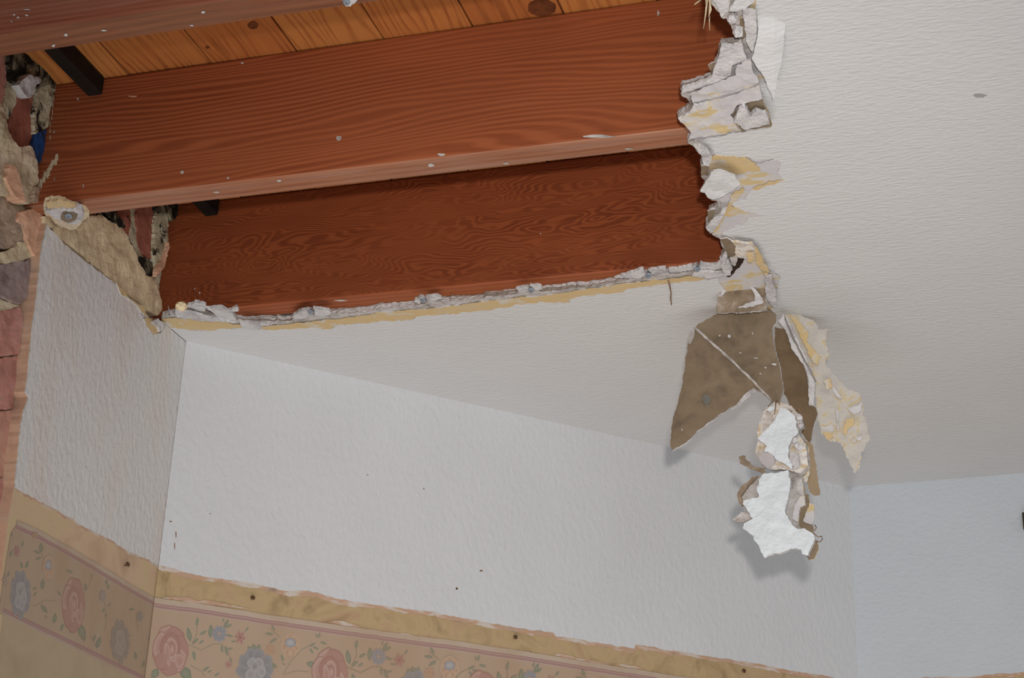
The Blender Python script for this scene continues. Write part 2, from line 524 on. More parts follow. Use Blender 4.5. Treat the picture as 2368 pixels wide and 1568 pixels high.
def blob(cx, cy, rx, ry, n=12, jit=.18, seed=0):
    rng = random.Random(seed)
    return [(cx + rx * math.cos(6.2832 * k / n) * (1 + rng.uniform(-jit, jit)), cy + ry * math.sin(6.2832 * k / n) * (1 + rng.uniform(-jit, jit))) for k in range(n)]


UP = Vector((0, 0, 1))

# ------------------------------------------------------------------ walls and floor
structure(box('floor', (-1.6, -1.2, FLOOR - .05), (2.6, 3.6, FLOOR), [M['floor']]))

# diagonal back wall: bare plaster body, painted skin above the scar, papered skin below
TOPW = ZB - .002
Af, Bf = Vector((A.x, A.y, 0)), Vector((B.x, B.y, 0))
wb = structure(prism('wall_back', [Af + UP * FLOOR, Bf + UP * FLOOR, Bf + UP * TOPW, Af + UP * TOPW], -nD * .09, [M['bare_D']]))


def d2(u, v):
    p = onD(u, v)
    return ((p - A).dot(ddir), p.z)


def mD(off): return lambda s, z: A + ddir * s + UP * (z - A.z) + nD * off


LEN = (Bf - Af).length
scar_top = [(377, 1309), (432, 1325), (487, 1336), (589, 1349), (624, 1359), (660, 1367), (696, 1366), (734, 1371), (778, 1385), (863, 1399), (1000, 1415), (1020, 1421), (1080, 1431), (1126, 1440), (1192, 1452), (1280, 1464), (1287, 1473), (1345, 1480), (1382, 1487), (1466, 1500), (1470, 1491), (1636, 1518), (1741, 1534), (1779, 1541), (1838, 1553), (1927, 1567)]
edge = [d2(*p) for p in jag(scar_top, 1.6, 7, 3, closed=False)]
edge = [e for e in edge if 0.004 < e[0] < LEN - .004]
zl, zr = edge[0][1], edge[-1][1] - .012
sheet('painted_plaster', [(0, TOPW - .002), (0, zl)] + edge + [(LEN, zr), (LEN, TOPW - .002)], mD(.0018), -nD * .0017, [M['paint_D'], M['gypsum']], parent=wb)
old_low = [(e[0], e[1] - (.0075 + .0055 * noise.noise(Vector((e[0] * 14, 3, 0))) + .002 * noise.noise(Vector((e[0] * 90, 1, 0))))) for e in edge]
sheet('old_paint_edge', [(0, zl + .03), (0, zl - .006)] + old_low + [(LEN, zr - .003), (LEN, zr + .03)] + [(e[0], e[1] + .02) for e in reversed(edge)], mD(.0010), -nD * .0009, [M['old_paint']], parent=wb)

# right wall
RL = 2.2
wr = structure(prism('wall_right', [Bf + UP * FLOOR, Bf + rdir * RL + UP * FLOOR, Bf + rdir * RL + UP * TOPW, Bf + UP * TOPW], -nR * .09, [M['bare_D']]))


def r2(u, v):
    p = onR(u, v)
    return ((p - B).dot(rdir), p.z)


def mR(off): return lambda s, z: B + rdir * s + UP * (z - B.z) + nR * off


redge = [r2(*p) for p in jag([(1992, 1575), (2090, 1569), (2205, 1566), (2250, 1566), (2320, 1557), (2349, 1556), (2380, 1553), (2600, 1541)], 1.4, 6, 8, closed=False)]
sheet('painted_plaster', [(0, TOPW - .002), (0, redge[0][1])] + redge + [(RL, redge[-1][1]), (RL, TOPW - .002)], mR(.0018), -nR * .0017, [M['paint_R'], M['gypsum']], parent=wr)
sheet('old_paint_edge', [(0, redge[0][1] + .02)] + [(e[0], e[1] - .005 - .003 * noise.noise(Vector((e[0] * 40, 0, 2)))) for e in redge] + [(e[0], e[1] + .02) for e in reversed(redge)], mR(.0010), -nR * .0009, [M['old_paint']], parent=wr)

# left wall: masonry with a plaster panel in front of it
XM = XL - .028
wl = structure(box('wall_left', (XM - .1, .4, FLOOR), (XM, A.y + .06, ZB), [M['masonry']]))


def l2(u, v, off=0.0):
    p = onL(u, v, off)
    return (p.y, p.z)


def mL(off): return lambda y, z: Vector((XL + off, y, z))


panel_top = [(109, 519), (140, 552), (168, 580), (205, 608), (240, 634), (268, 656), (292, 684), (318, 712), (340, 744), (352, 772), (372, 770)]
panel_left = [(109, 519), (99, 556), (94, 590), (84, 690), (76, 745), (67, 830), (62, 880), (58, 905), (66, 918), (56, 945), (48, 980), (43, 1040), (37, 1090), (34, 1128)]
low_left = [(22, 1195), (15, 1254), (6, 1330), (0, 1398), (-12, 1500), (-22, 1600)]
pt = [l2(*p) for p in jag(panel_top, 1.8, 6, 11, closed=False)]
pl = [l2(*p) for p in jag(panel_left, .8, 9, 12, closed=False)]
ll = [l2(*p) for p in low_left]
YA = A.y + .0025
body = [(YA, ZC - .0004), (2.284, ZC - .0004)] + list(reversed(pt)) + pl[1:] + ll + [(ll[-1][0], FLOOR + .002), (YA, FLOOR + .002)]
panel = sheet('plaster_panel', body, mL(-.0018), (-.0258, 0, 0), [M['bare_L'], M['panel_edge']], parent=wl)
Lscar_top = [(34, 1128), (52, 1138), (80, 1152), (118, 1172), (160, 1196), (174, 1200), (180, 1210), (205, 1222), (240, 1240), (268, 1256), (292, 1270), (330, 1289), (366, 1306)]
le = [l2(*p) for p in jag(Lscar_top, 1.6, 6, 21, closed=False)]
sheet('painted_plaster', [(YA, ZC - .0006), (2.286, ZC - .0006)] + [(p[0], p[1] - .0008) for p in reversed(pt)] + [(p[0] + .0012, p[1]) for p in pl[1:-1]] + le + [(YA, le[-1][1])], mL(0), (-.0017, 0, 0), [M['paint_L'], M['gypsum']], parent=panel)
lo = [(e[0], e[1] - (.0035 + .003 * noise.noise(Vector((e[0] * 24, 3, 7))) + .0015 * noise.noise(Vector((e[0] * 110, 1, 0))))) for e in le]
sheet('old_paint_edge', [(le[0][0], le[0][1] + .01)] + lo + [(YA, lo[-1][1]), (YA, lo[-1][1] + .02)] + [(e[0], e[1] + .012) for e in reversed(le)], mL(-.0008), (-.0009, 0, 0), [M['old_paint']], parent=panel)

# ------------------------------------------------------------------ wallpaper with printed flowers
BG = srgb(208, 178, 150)
STRIPE = srgb(190, 148, 140)


class Paper:
    """collects flat printed shapes (vertex colours) over one strip of wallpaper"""
    def __init__(s, mp, nrm):
        s.v, s.f, s.c, s.mp, s.n, s.k, s.fade = [], [], [], mp, nrm, 0, .22

    def poly(s, pts, cin, cout, center=None, lift=True):
        s.k += 1
        f = s.fade
        cin, cout = (tuple(a + (b_ - a) * f for a, b_ in zip(c, BG)) for c in (cin, cout))
        off = s.n * (3e-5 + 4e-6 * s.k)
        b = len(s.v)
        cx = sum(p[0] for p in pts) / len(pts) if center is None else center[0]
        cy = sum(p[1] for p in pts) / len(pts) if center is None else center[1]
        mid = [(cx + (p[0] - cx) * .6, cy + (p[1] - cy) * .6) for p in pts]
        cm = tuple(a * .6 + b_ * .4 for a, b_ in zip(cin, cout))
        for p, c in [((cx, cy), cin)] + [(q, cm) for q in mid] + [(q, cout) for q in pts]:
            s.v.append(s.mp(*p) + off); s.c.append(c)
        n = len(pts)
        for i in range(n):
            j = (i + 1) % n
            s.f.append((b, b + 1 + i, b + 1 + j))
            s.f.append((b + 1 + i, b + 1 + n + i, b + 1 + n + j, b + 1 + j))

    def leaf(s, a, b, w, c1, c2):
        a, b = Vector(a), Vector(b)
        d = b - a
        n = Vector((-d.y, d.x)) * w
        pts = [a, a + d * .25 + n * .8, a + d * .5 + n, a + d * .78 + n * .6, b, a + d * .78 - n * .6, a + d * .5 - n, a + d * .25 - n * .8]
        s.poly([tuple(p) for p in pts], c1, c2)

    def stem(s, pts, w, c):
        for a, b in zip(pts, pts[1:]):
            a, b = Vector(a), Vector(b)
            n = Vector((-(b - a).y, (b - a).x)).normalized() * w
            s.poly([tuple(a + n), tuple(b + n), tuple(b - n), tuple(a - n)], c, c)

    def petal(s, cx, cy, ang, r0, r1, w, cin, cout, sx=1, sy=1, seed=0):
        rng = random.Random(seed)
        ca, sa = math.cos(ang), math.sin(ang)
        prof = [(0, .25), (.2, .7), (.5, 1), (.78, .95), (.95, .55), (1.0, .0), (.95, -.55), (.78, -.95), (.5, -1), (.2, -.7), (0, -.25)]
        pts = []
        for t_, q in prof:
            r = r0 + (r1 - r0) * t_ * (1 + rng.uniform(-.05, .05))
            y = q * w * (1 + rng.uniform(-.1, .1))
            pts.append((cx + (ca * r - sa * y) * sx, cy + (sa * r + ca * y) * sy))
        s.poly(pts, cin, cout)

    def rose(s, cx, cy, sx, sy, pal, seed=0):
        rng = random.Random(seed)
        deep, mid_, pale = pal

        def pet(x, y, a, r1, w, ci, co, sd):
            s.petal(x, y, a, 0, r1 * 1.05, w * 1.07, deep, deep, sx, sy, sd)
            s.petal(x, y, a, 0, r1, w, ci, co, sx, sy, sd)
        for k in range(7):
            pet(cx, cy, -1.9 + k * .898 + rng.uniform(-.12, .12), 1.0, .5, mid_, mid_ if k % 3 else pale, seed + k)
        s.poly([(cx + p[0] * sx, cy - .12 * sy + p[1] * sy) for p in blob(0, 0, .62, .62, 14, .05, seed)], mid_, deep)
        pet(cx + .30 * sx, cy + .42 * sy, -2.3, .85, .30, mid_, pale, seed + 11)
        pet(cx - .32 * sx, cy + .40 * sy, -1.15, .9, .26, mid_, pale, seed + 12)
        s.poly([(cx + p[0] * sx, cy - .1 * sy + p[1] * sy) for p in blob(.04, 0, .36, .42, 12, .06, seed + 2)], mid_, pale)
        s.poly([(cx + p[0] * sx, cy - .08 * sy + p[1] * sy) for p in blob(.06, .02, .24, .30, 12, .06, seed + 3)], mid_, deep)
        s.poly([(cx + p[0] * sx, cy - .08 * sy + p[1] * sy) for p in blob(.10, .04, .14, .22, 10, .06, seed + 4)], pale, mid_)
        pet(cx - .08 * sx, cy + .62 * sy, -1.75, 1.0, .17, mid_, pale, seed + 13)
        pet(cx - .25 * sx, cy + .2 * sy, 2.5, .66, .30, mid_, mid_, seed + 14)
        pet(cx + .3 * sx, cy + .2 * sy, .75, .6, .3, mid_, pale, seed + 15)

    def peony(s, cx, cy, sx, sy, pal, seed=0):
        deep, mid_, pale = pal
        for k, a in enumerate((-1.9, -1.3, -.5, .1, .7, 1.5, 2.3, 3.0, 3.7)):
            s.petal(cx, cy, a, .12, 1.0, .3, deep, mid_, sx, sy, seed + k)
        for k, a in enumerate((-2.0, -1.0, 0.2, 1.2, 2.4)):
            s.petal(cx, cy + .05 * sy, a, 0, .6, .27, mid_, pale, sx, sy, seed + 20 + k)
        s.petal(cx - .1 * sx, cy + .1 * sy, -1.2, 0, .45, .22, deep, pale, sx, sy, seed + 41)
        s.petal(cx + .15 * sx, cy + .25 * sy, -.4, 0, .42, .2, mid_, pale, sx, sy, seed + 42)

    def daisy(s, cx, cy, sx, sy, c1, c2, eye, n=8, seed=0):
        for k in range(n):
            s.petal(cx, cy, 6.283 * k / n + .2, .1, 1.0, .24, c1, c2, sx, sy, seed + k)
        s.poly(blob(cx, cy, sx * .3, sy * .3, 9, .08, seed), eye, c1)

    def anemone(s, cx, cy, sx, sy, seed=0):
        o1, o2 = srgb(212, 164, 128), srgb(222, 192, 164)
        for k in range(7):
            s.petal(cx, cy + .1 * sy, .9 * k + .3, .1, 1.0, .42, o1, o2, sx, sy, seed + k)
        s.poly([(cx + x * sx, cy + y * sy) for x, y in ((-.55, .1), (-.5, -.3), (-.25, -.45), (0, -.5), (.25, -.45), (.5, -.3), (.55, .1), (.3, .22), (0, .28), (-.3, .22))], srgb(206, 204, 206), srgb(150, 156, 166))
        s.petal(cx, cy + .3 * sy, 1.57, 0, .8, .35, o2, o1, sx, sy, seed + 30)


PINK = (srgb(186, 130, 118), srgb(198, 146, 134), srgb(220, 180, 166))
BLUE = (srgb(142, 146, 152), srgb(164, 166, 170), srgb(196, 192, 190))
G1, G2 = srgb(124, 140, 118), srgb(156, 162, 138)
STEM = srgb(160, 150, 122)


def z2(x, y): return (350 + x / 3.643, 1300 + y / 3.643)
def z3(x, y): return (950 + x / 4.305, 1380 + y / 4.305)
def z1(x, y): return (x / 4.04, 1180 + y / 4.04)


PX = {'D': lambda u, v: onD(u, v, .0012), 'L': lambda u, v: onL(u, v, -.0009)}


def grid_strip(pp, top, bot, mp2, rows):
    b = len(pp.v)
    n = len(top)
    for k in range(len(rows)):
        fr, c = rows[k]
        for a, d in zip(top, bot):
            pp.v.append(mp2(a[0] + (d[0] - a[0]) * fr, a[1] + (d[1] - a[1]) * fr)); pp.c.append(c)
    for k in range(len(rows) - 1):
        for i in range(n - 1):
            pp.f.append((b + k * n + i, b + k * n + i + 1, b + (k + 1) * n + i + 1, b + (k + 1) * n + i))


def finish_paper(pp, name, parent):
    o = link_mesh(name, pp.v, pp.f, [M['wallpaper']], None, parent)
    ca = o.data.color_attributes.new('Col', 'FLOAT_COLOR', 'POINT')
    for i, c in enumerate(pp.c): ca.data[i].color = c
    return o


ROWS = [(0, srgb(218, 192, 168)), (.05, srgb(218, 192, 168)), (.0501, STRIPE), (.062, STRIPE), (.0621, srgb(206, 172, 156)), (.072, srgb(206, 172, 156)), (.0721, STRIPE), (.090, STRIPE), (.0901, srgb(210, 182, 162)), (.115, BG), (.93, BG), (.9301, STRIPE), (.948, STRIPE), (.9481, srgb(206, 172, 156)), (.958, srgb(206, 172, 156)), (.9581, STRIPE), (.972, STRIPE), (.9721, srgb(210, 182, 162)), (1, srgb(210, 182, 162))]
# --- back wall border
BH = .172                                                       # height of the border
wt = [d2(*p) for p in jag([(368, 1384), (372, 1385), (460, 1396), (624, 1423), (762, 1443), (1000, 1476), (1066, 1484), (1275, 1517), (1500, 1553), (1640, 1575), (1960, 1628)], .7, 8, 5, closed=False)]
wt = sorted((p for p in wt if .002 < p[0] < LEN - .002), key=lambda p: p[0])
wt = [(0, wt[0][1])] + wt + [(LEN, wt[-1][1])]
ztl, ztr = wt[0][1], wt[-1][1]
wbot = [(p[0], ztl + (ztr - ztl) * p[0] / LEN - BH) for p in wt]
pp = Paper(PX['D'], nD)
grid_strip(pp, wt, wbot, mD(.0012), ROWS)
def motif(pp, q, sc, k):                                         # one printed repeat
    for a, b in (((380, 540), (392, 462)), ((405, 612), (470, 578)), ((330, 670), (305, 545)), ((352, 745), (368, 830)), ((495, 640), (500, 525)), ((520, 580), (505, 530)), ((400, 690), (445, 655)), ((340, 690), (400, 640)), ((610, 560), (650, 480)), ((600, 510), (612, 470)), ((630, 555), (680, 520)), ((628, 610), (690, 630)), ((670, 665), (715, 672)), ((590, 700), (600, 765)), ((625, 705), (640, 790)), ((640, 735), (690, 725)), ((660, 800), (680, 850)), ((790, 585), (820, 545)), ((1040, 580), (1010, 525)), ((1030, 610), (955, 600)), ((1060, 640), (995, 680)), ((1110, 840), (1095, 775)), ((1330, 710), (1385, 680)), ((1420, 672), (1480, 690)), ((1360, 712), (1410, 735)), ((1335, 725), (1365, 775)), ((1400, 640), (1385, 600)), ((1412, 640), (1420, 590)), ((1100, 850), (1130, 870)), ((430, 920), (490, 880)), ((470, 930), (510, 910)), ((530, 960), (575, 930))):
        pp.leaf(q(*a), q(*b), .17, G2, G1)
    for pts in (((300, 690), (420, 740), (520, 690), (590, 690)), ((345, 690), (385, 600), (385, 540)), ((590, 690), (650, 760), (670, 850)), ((1110, 940), (1180, 830), (1260, 740), (1340, 700)), ((1000, 560), (1080, 630)), ((1110, 950), (1220, 915), (1330, 925)), ((330, 870), (420, 920), (450, 960))):
        pp.stem([q(*p) for p in pts], .7, STEM)
    for a, b in (((60, 900), (0, 980)), ((250, 880), (330, 1000)), ((985, 870), (1060, 880)), ((960, 880), (1030, 920)), ((1380, 870), (1305, 850)), ((850, 750), (810, 710)), ((900, 740), (910, 690)), ((880, 740), (850, 690))):
        pp.leaf(q(*a), q(*b), .33, G2, G1)
    x, y = q(160, 745); pp.rose(x, y, 40 * sc, 58 * sc, PINK, 10 + k)
    x, y = q(872, 900); pp.peony(x, y, 44 * sc, 50 * sc, BLUE, 20 + k)
    x, y = q(1170, 690); pp.anemone(x, y, 23 * sc, 29 * sc, 30 + k)
    x, y = q(572, 605); pp.daisy(x, y, 18 * sc, 20 * sc, srgb(142, 148, 160), srgb(176, 176, 180), srgb(212, 176, 140), 9, 40 + k)
    x, y = q(748, 635); pp.daisy(x, y, 13 * sc, 16 * sc, srgb(184, 118, 112), srgb(212, 164, 152), srgb(178, 110, 104), 6, 50 + k)
    x, y = q(650, 865); pp.daisy(x, y, 9 * sc, 10 * sc, srgb(190, 130, 124), srgb(212, 168, 156), srgb(180, 120, 112), 6, 55 + k)
    x, y = q(1000, 740); pp.daisy(x, y, 13 * sc, 14 * sc, srgb(208, 162, 130), srgb(210, 172, 142), srgb(204, 156, 124), 7, 60 + k)


for k, (dx, dy) in enumerate(((0, 0), (368, 53), (717, 103), (1058, 154), (1390, 204))):
    motif(pp, lambda x, y: (z2(x, y)[0] + dx, z2(x, y)[1] + dy), (1.0, 1.0, .94, .9, .86)[k], k)
finish_paper(pp, 'wallpaper_border', wb)
for i, f in enumerate(([(376, 1383), (400, 1380), (440, 1382), (462, 1390), (474, 1387), (500, 1392), (540, 1400), (580, 1408), (520, 1402), (440, 1393)], [(756, 1438), (780, 1435), (806, 1440), (836, 1450), (800, 1447)], [(918, 1464), (944, 1465), (960, 1472), (940, 1470)], [(1280, 1514), (1300, 1513), (1330, 1521), (1380, 1529), (1420, 1537), (1370, 1532), (1310, 1522)], [(1420, 1534), (1470, 1540), (1496, 1548), (1450, 1544)])):
    sheet('paper_remnant', jag(f, 1, 6, 480 + i), lambda u, v: onD(u, v, .0010), -nD * .0008, [M['old_paint']], parent=wb)
sheet('wallpaper_field', [(0, wbot[0][1]), (LEN, wbot[-1][1]), (LEN, FLOOR + .002), (0, FLOOR + .002)], mD(.0010), -nD * .0009, [M['lower_paper']], parent=wb)

# --- right wall border, below the frame
zr0 = min(e[1] for e in redge) - .062
ppr = Paper(lambda a, b: B + rdir * (a / 1250) + UP * (zr0 - b / 1250 - B.z) + nR * .0012, nR)
rt = [(RL * i / 8, zr0) for i in range(9)]
grid_strip(ppr, rt, [(p[0], zr0 - BH) for p in rt], mR(.0012), ROWS)
for k in range(7):
    def qr(x, y):
        u, v = z2(x, y)
        return (u - 370 + 40 + k * 368, (v - 1384) - .15 * (u - 370))
    motif(ppr, qr, 1.0, k)
finish_paper(ppr, 'wallpaper_border', wr)
sheet('wallpaper_field', [(0, zr0 - BH), (RL, zr0 - BH), (RL, FLOOR + .002), (0, FLOOR + .002)], mR(.0010), -nR * .0009, [M['lower_paper']], parent=wr)

# --- left wall border
lt = [l2(*p) for p in jag([(41, 1203), (94, 1227), (183, 1277), (255, 1321), (330, 1366), (366, 1387)], .6, 7, 6, closed=False)]
lt = sorted((p for p in lt if p[0] < YA - .002), key=lambda p: p[0])
lt = lt + [(YA, lt[-1][1] - .0005)]
bl, br_ = l2(0, 1418), l2(310, 1566)
m_ = (br_[1] - bl[1]) / (br_[0] - bl[0])
lb = [(p[0], bl[1] + m_ * (p[0] - bl[0])) for p in lt]
ppl = Paper(PX['L'], nL)
ppl.fade = .34
grid_strip(ppl, lt, lb, mL(-.0009), ROWS)
# the worn left end of the border
ly = [l2(*p) for p in ((41, 1205), (26, 1230), (15, 1291), (2.5, 1378), (-4, 1420))]
ntop = len(lt)
wpts = [(lt[0][0], lt[0][1] - .008), (ly[1][0] + .002, ly[1][1]), (ly[2][0] + .002, ly[2][1]), (ly[3][0] + .002, ly[3][1]), (ly[4][0] + .001, bl[1] + m_ * (ly[4][0] - bl[0])), (lb[0][0], lb[0][1])]
b0 = len(ppl.v)
for p in wpts: ppl.v.append(mL(-.0009)(*p)); ppl.c.append(BG)
ppl.f.append(tuple(range(b0, b0 + len(wpts))))
for a, b in (((380, 400), (385, 300)), ((375, 405), (310, 375)), ((385, 440), (330, 460)), ((205, 345), (215, 285)), ((120, 215), (95, 250)), ((90, 440), (110, 370)), ((210, 545), (190, 480)), ((240, 545), (265, 470)), ((300, 740), (345, 720)), ((310, 800), (345, 760)), ((570, 800), (535, 750)), ((640, 590), (625, 545)), ((680, 590), (640, 555)), ((740, 1050), (790, 1230)), ((590, 1060), (565, 1130)), ((850, 630), (860, 590)), ((800, 760), (800, 680)), ((990, 700), (1000, 640)), ((1000, 740), (1020, 690)), ((1000, 900), (1040, 870)), ((960, 960), (970, 910)), ((980, 1000), (1000, 960)), ((1200, 930), (1260, 920)), ((1180, 1180), (1225, 1170)), ((1430, 1060), (1440, 1040)), ((1480, 1000), (1530, 1020)), ((440, 960), (380, 880)), ((500, 1060), (520, 960)), ((420, 980), (440, 1010)), ((870, 1230), (890, 1160)), ((900, 1290), (940, 1180)), ((75, 620), (85, 570)), ((1420, 1520), (1450, 1450)), ((390, 740), (405, 640)), ((1270, 1400), (1260, 1320)), ((1330, 1470), (1350, 1400)), ((1400, 1230), (1390, 1180))):
    ppl.leaf(z1(*a), z1(*b), .2, G2, G1)
for pts in (((310, 900), (420, 840), (520, 850)), ((400, 650), (410, 740)), ((860, 600), (830, 720)), ((380, 400), (400, 440)), ((970, 820), (990, 1000), (980, 1130)), ((1270, 1010), (1290, 1130)), ((840, 1160), (900, 1290))):
    ppl.stem([z1(*p) for p in pts], .5, STEM)
x, y = z1(190, 790); ppl.peony(x, y, 25, 58, BLUE, 3)
x, y = z1(685, 890); ppl.rose(x, y, 26, 62, PINK, 4)
x, y = z1(1120, 1230); ppl.peony(x, y, 23, 52, (srgb(150, 146, 140), srgb(168, 160, 150), srgb(190, 178, 164)), 5)
x, y = z1(450, 525); ppl.anemone(x, y, 14, 30, 6)
x, y = z1(155, 385); ppl.daisy(x, y, 8, 14, srgb(186, 130, 132), srgb(206, 166, 154), srgb(176, 110, 110), 6, 7)
x, y = z1(325, 235); ppl.daisy(x, y, 8, 10, srgb(206, 160, 124), srgb(212, 176, 142), srgb(200, 150, 120), 6, 8)
x, y = z1(955, 800); ppl.daisy(x, y, 9, 15, srgb(166, 160, 156), srgb(186, 174, 160), srgb(206, 160, 130), 7, 9)
x, y = z1(1305, 995); ppl.daisy(x, y, 9, 13, srgb(158, 154, 152), srgb(184, 172, 158), srgb(150, 140, 140), 7, 11)
x, y = z1(50, 660); ppl.daisy(x, y, 8, 15, srgb(196, 172, 158), srgb(204, 182, 160), srgb(170, 130, 116), 6, 12)
finish_paper(ppl, 'wallpaper_border', panel)
sheet('wallpaper_field', [(ll[-1][0] + .003, bl[1] + m_ * (ll[-1][0] - bl[0])), (YA, lb[-1][1]), (YA, FLOOR + .003), (ll[-1][0] + .003, FLOOR + .003)], mL(-.0010), (-.0007, 0, 0), [M['lower_paper']], parent=panel)

# ------------------------------------------------------------------ joists
def joist(y0, y1, face, bottom, label):
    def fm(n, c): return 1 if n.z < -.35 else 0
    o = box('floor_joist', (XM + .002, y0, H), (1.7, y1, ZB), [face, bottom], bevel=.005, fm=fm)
    return tag(o, label, 'joist', 'exposed wooden joists')


Y1, Y2, Y3 = 1.298 * H, 1.6553 * H, 2.002 * H
TH = .0430
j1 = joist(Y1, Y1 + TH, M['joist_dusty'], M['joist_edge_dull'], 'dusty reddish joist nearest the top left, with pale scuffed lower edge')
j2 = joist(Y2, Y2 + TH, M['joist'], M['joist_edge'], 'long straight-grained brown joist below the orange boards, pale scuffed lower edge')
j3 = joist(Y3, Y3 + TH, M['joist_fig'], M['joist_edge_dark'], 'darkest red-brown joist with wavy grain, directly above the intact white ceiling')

# plaster specks and scrapes left on the joists
rng = random.Random(4)


def speck(par, mp, u, v, rx, ry, mat, seed):
    sheet('plaster_speck', blob(u, v, rx * .7, ry * .7, 9, .45, seed), mp, (0, .0004, 0) if par is not None and mp is not bott else (0, 0, .0004), [mat], parent=par, amp=.0003)


def face_of(y): return lambda u, v: onY(u, v, y - .0012)
def bott(u, v): return onz(u, v, H - .0012)


for i, (u, v, rx, ry) in enumerate(((783, 320, 7, 9), (421, 398, 7, 5), (527, 412, 4, 3), (308, 223, 14, 3), (125, 305, 2, 4), (180, 228, 3, 5), (1522, 30, 4, 9), (192, 430, 2, 7), (126, 415, 2, 6), (560, 145, 5, 4))):
    speck(j2, face_of(Y2), u, v, rx, ry, M['gypsum_dirty'] if i not in (3,) else M['brick_pink'], i)
for i, (u, v, rx, ry) in enumerate(((996, 382, 9, 5), (1170, 378, 10, 3), (1385, 316, 40, 5), (1452, 345, 14, 3), (1020, 358, 12, 4), (645, 418, 8, 3), (500, 445, 9, 2))):
    speck(j2, bott, u, v, rx, ry, M['gypsum_dirty'], 20 + i)
for i, (u, v, rx, ry) in enumerate(((32, 34, 4, 3), (62, 35, 5, 3), (41, 40, 5, 3), (26, 49, 3, 2), (63, 22, 11, 2))):
    speck(j1, face_of(Y1), u, v, rx, ry, M['gypsum'], 40 + i)
for i, (u, v, rx, ry) in enumerate(((152, 81, 7, 4), (124, 106, 5, 4), (443, 59, 5, 3), (470, 28, 6, 4), (240, 71, 8, 2))):
    speck(j1, bott, u, v, rx, ry, M['gypsum'], 50 + i)
for i, (u, v, rx, ry) in enumerate(((462, 677, 3, 3), (450, 668, 2, 3), (787, 695, 17, 2), (1250, 540, 2, 2))):
    speck(j3, face_of(Y3), u, v, rx, ry, M['gypsum'], 60 + i)
# mortar smear brushed across the end of the middle joist
for i in range(10):
    u = 92 + i * 4.2 + rng.uniform(-2, 2); v = 432 - i * 7.5 + rng.uniform(-4, 4)
    speck(j2, face_of(Y2), u, v, 3.2 + rng.uniform(0, 4), 9 + rng.uniform(0, 8), M['mortar_pale'], 70 + i)
for i in range(7):
    speck(j2, face_of(Y2), 124 - i * 1.6 + rng.uniform(-2, 2), 228 + i * 15, 1.6, 9, M['mortar_pale'], 90 + i)

# nail stub in the nearest joist
def nail(p, d, r, label, group='flat-headed ceiling nails', mat='nail', cat='nail', name='drywall_nail'):
    """a round slightly domed head with a short shank behind it"""
    p, d = Vector(p), Vector(d).normalized()
    o = tube(name, [p + d * .0004, p + d * .0012, p - d * .0003, p - d * .0012, p - d * .0014], [r * .35, r * .8, r, r * .95, r * .3], M[mat], None, 12)
    tube('shank', [p - d * .001, p - d * .007], r * .33, M[mat], o, 7)
    return tag(o, label, cat, group)


# ------------------------------------------------------------------ boards above the joists
seam_px = [((236, 102), (288, 167)), ((428.6, 72.7), (484.7, 144)), ((630.8, 42.7), (681, 116)), ((836.6, 10.2), (883, 88)), ((1059.5, 0), (1089.7, 60.4)), ((1289.5, 0), (1301, 32.5))]
seams = [sum(onz(*p, ZB).x for p in s) / 2 for s in seam_px]
wd = seams[-1] - seams[-2]
xs = [XM + .001] + seams + [seams[-1] + wd, seams[-1] + 2 * wd]
bl_labels = ['short orange board against the brick, crossed by a black bar',
             'orange board with dark dirty corner, second from the brick',
             'orange board with a small round dark knot by the nearest joist',
             'pale orange board between the small-knot board and the two-tone board',
             'two-tone board, pale on its left side and deep red-orange on its right',
             'golden board with a large oval grey-brown knot',
             'board at the top right, just right of the large oval knot',
             'rightmost board, its end almost hidden behind the torn ceiling edge']
boards = []
for i in range(len(xs) - 1):
    o = box('pine_board', (xs[i] + .0011, 1.30, ZB + .0004 + .0008 * (i % 2)), (xs[i + 1] - .0011, 2.42, ZB + .022), [M['pine%d' % ((i * 2 + 1) % 3)]], bevel=.0012)
    tag(o, bl_labels[i], 'board', 'orange pine boards laid over the joists')
    boards.append(o)


def onB(u, v): return onz(u, v, ZB - .0006)


def knot(i, u, v, rx, ry):
    k = sheet('knot', blob(u, v, rx, ry, 16, .06, i), onB, (0, 0, .0012), [M['knot']], parent=boards[i])


knot(2, 585, 59, 12, 9)
knot(5, 1252, 19, 33, 19)
knot(2, 480, 110, 5, 3)

# black bar crossing the bays just under the boards
for (a, b, lab) in ((Y1 + TH + .001, Y2 - .001, 'black iron bar under the boards, between the nearest and the long brown joist'), (Y2 + TH + .001, Y3 - .001, 'short visible end of black bar, against the darkest wavy-grained joist')):
    o = box('iron_bar', (-1.270, a, ZB - .031), (-1.246, b, ZB - .0012), [M['bar']], bevel=.003)
    tag(o, lab, 'bar', 'black bars between the joists')

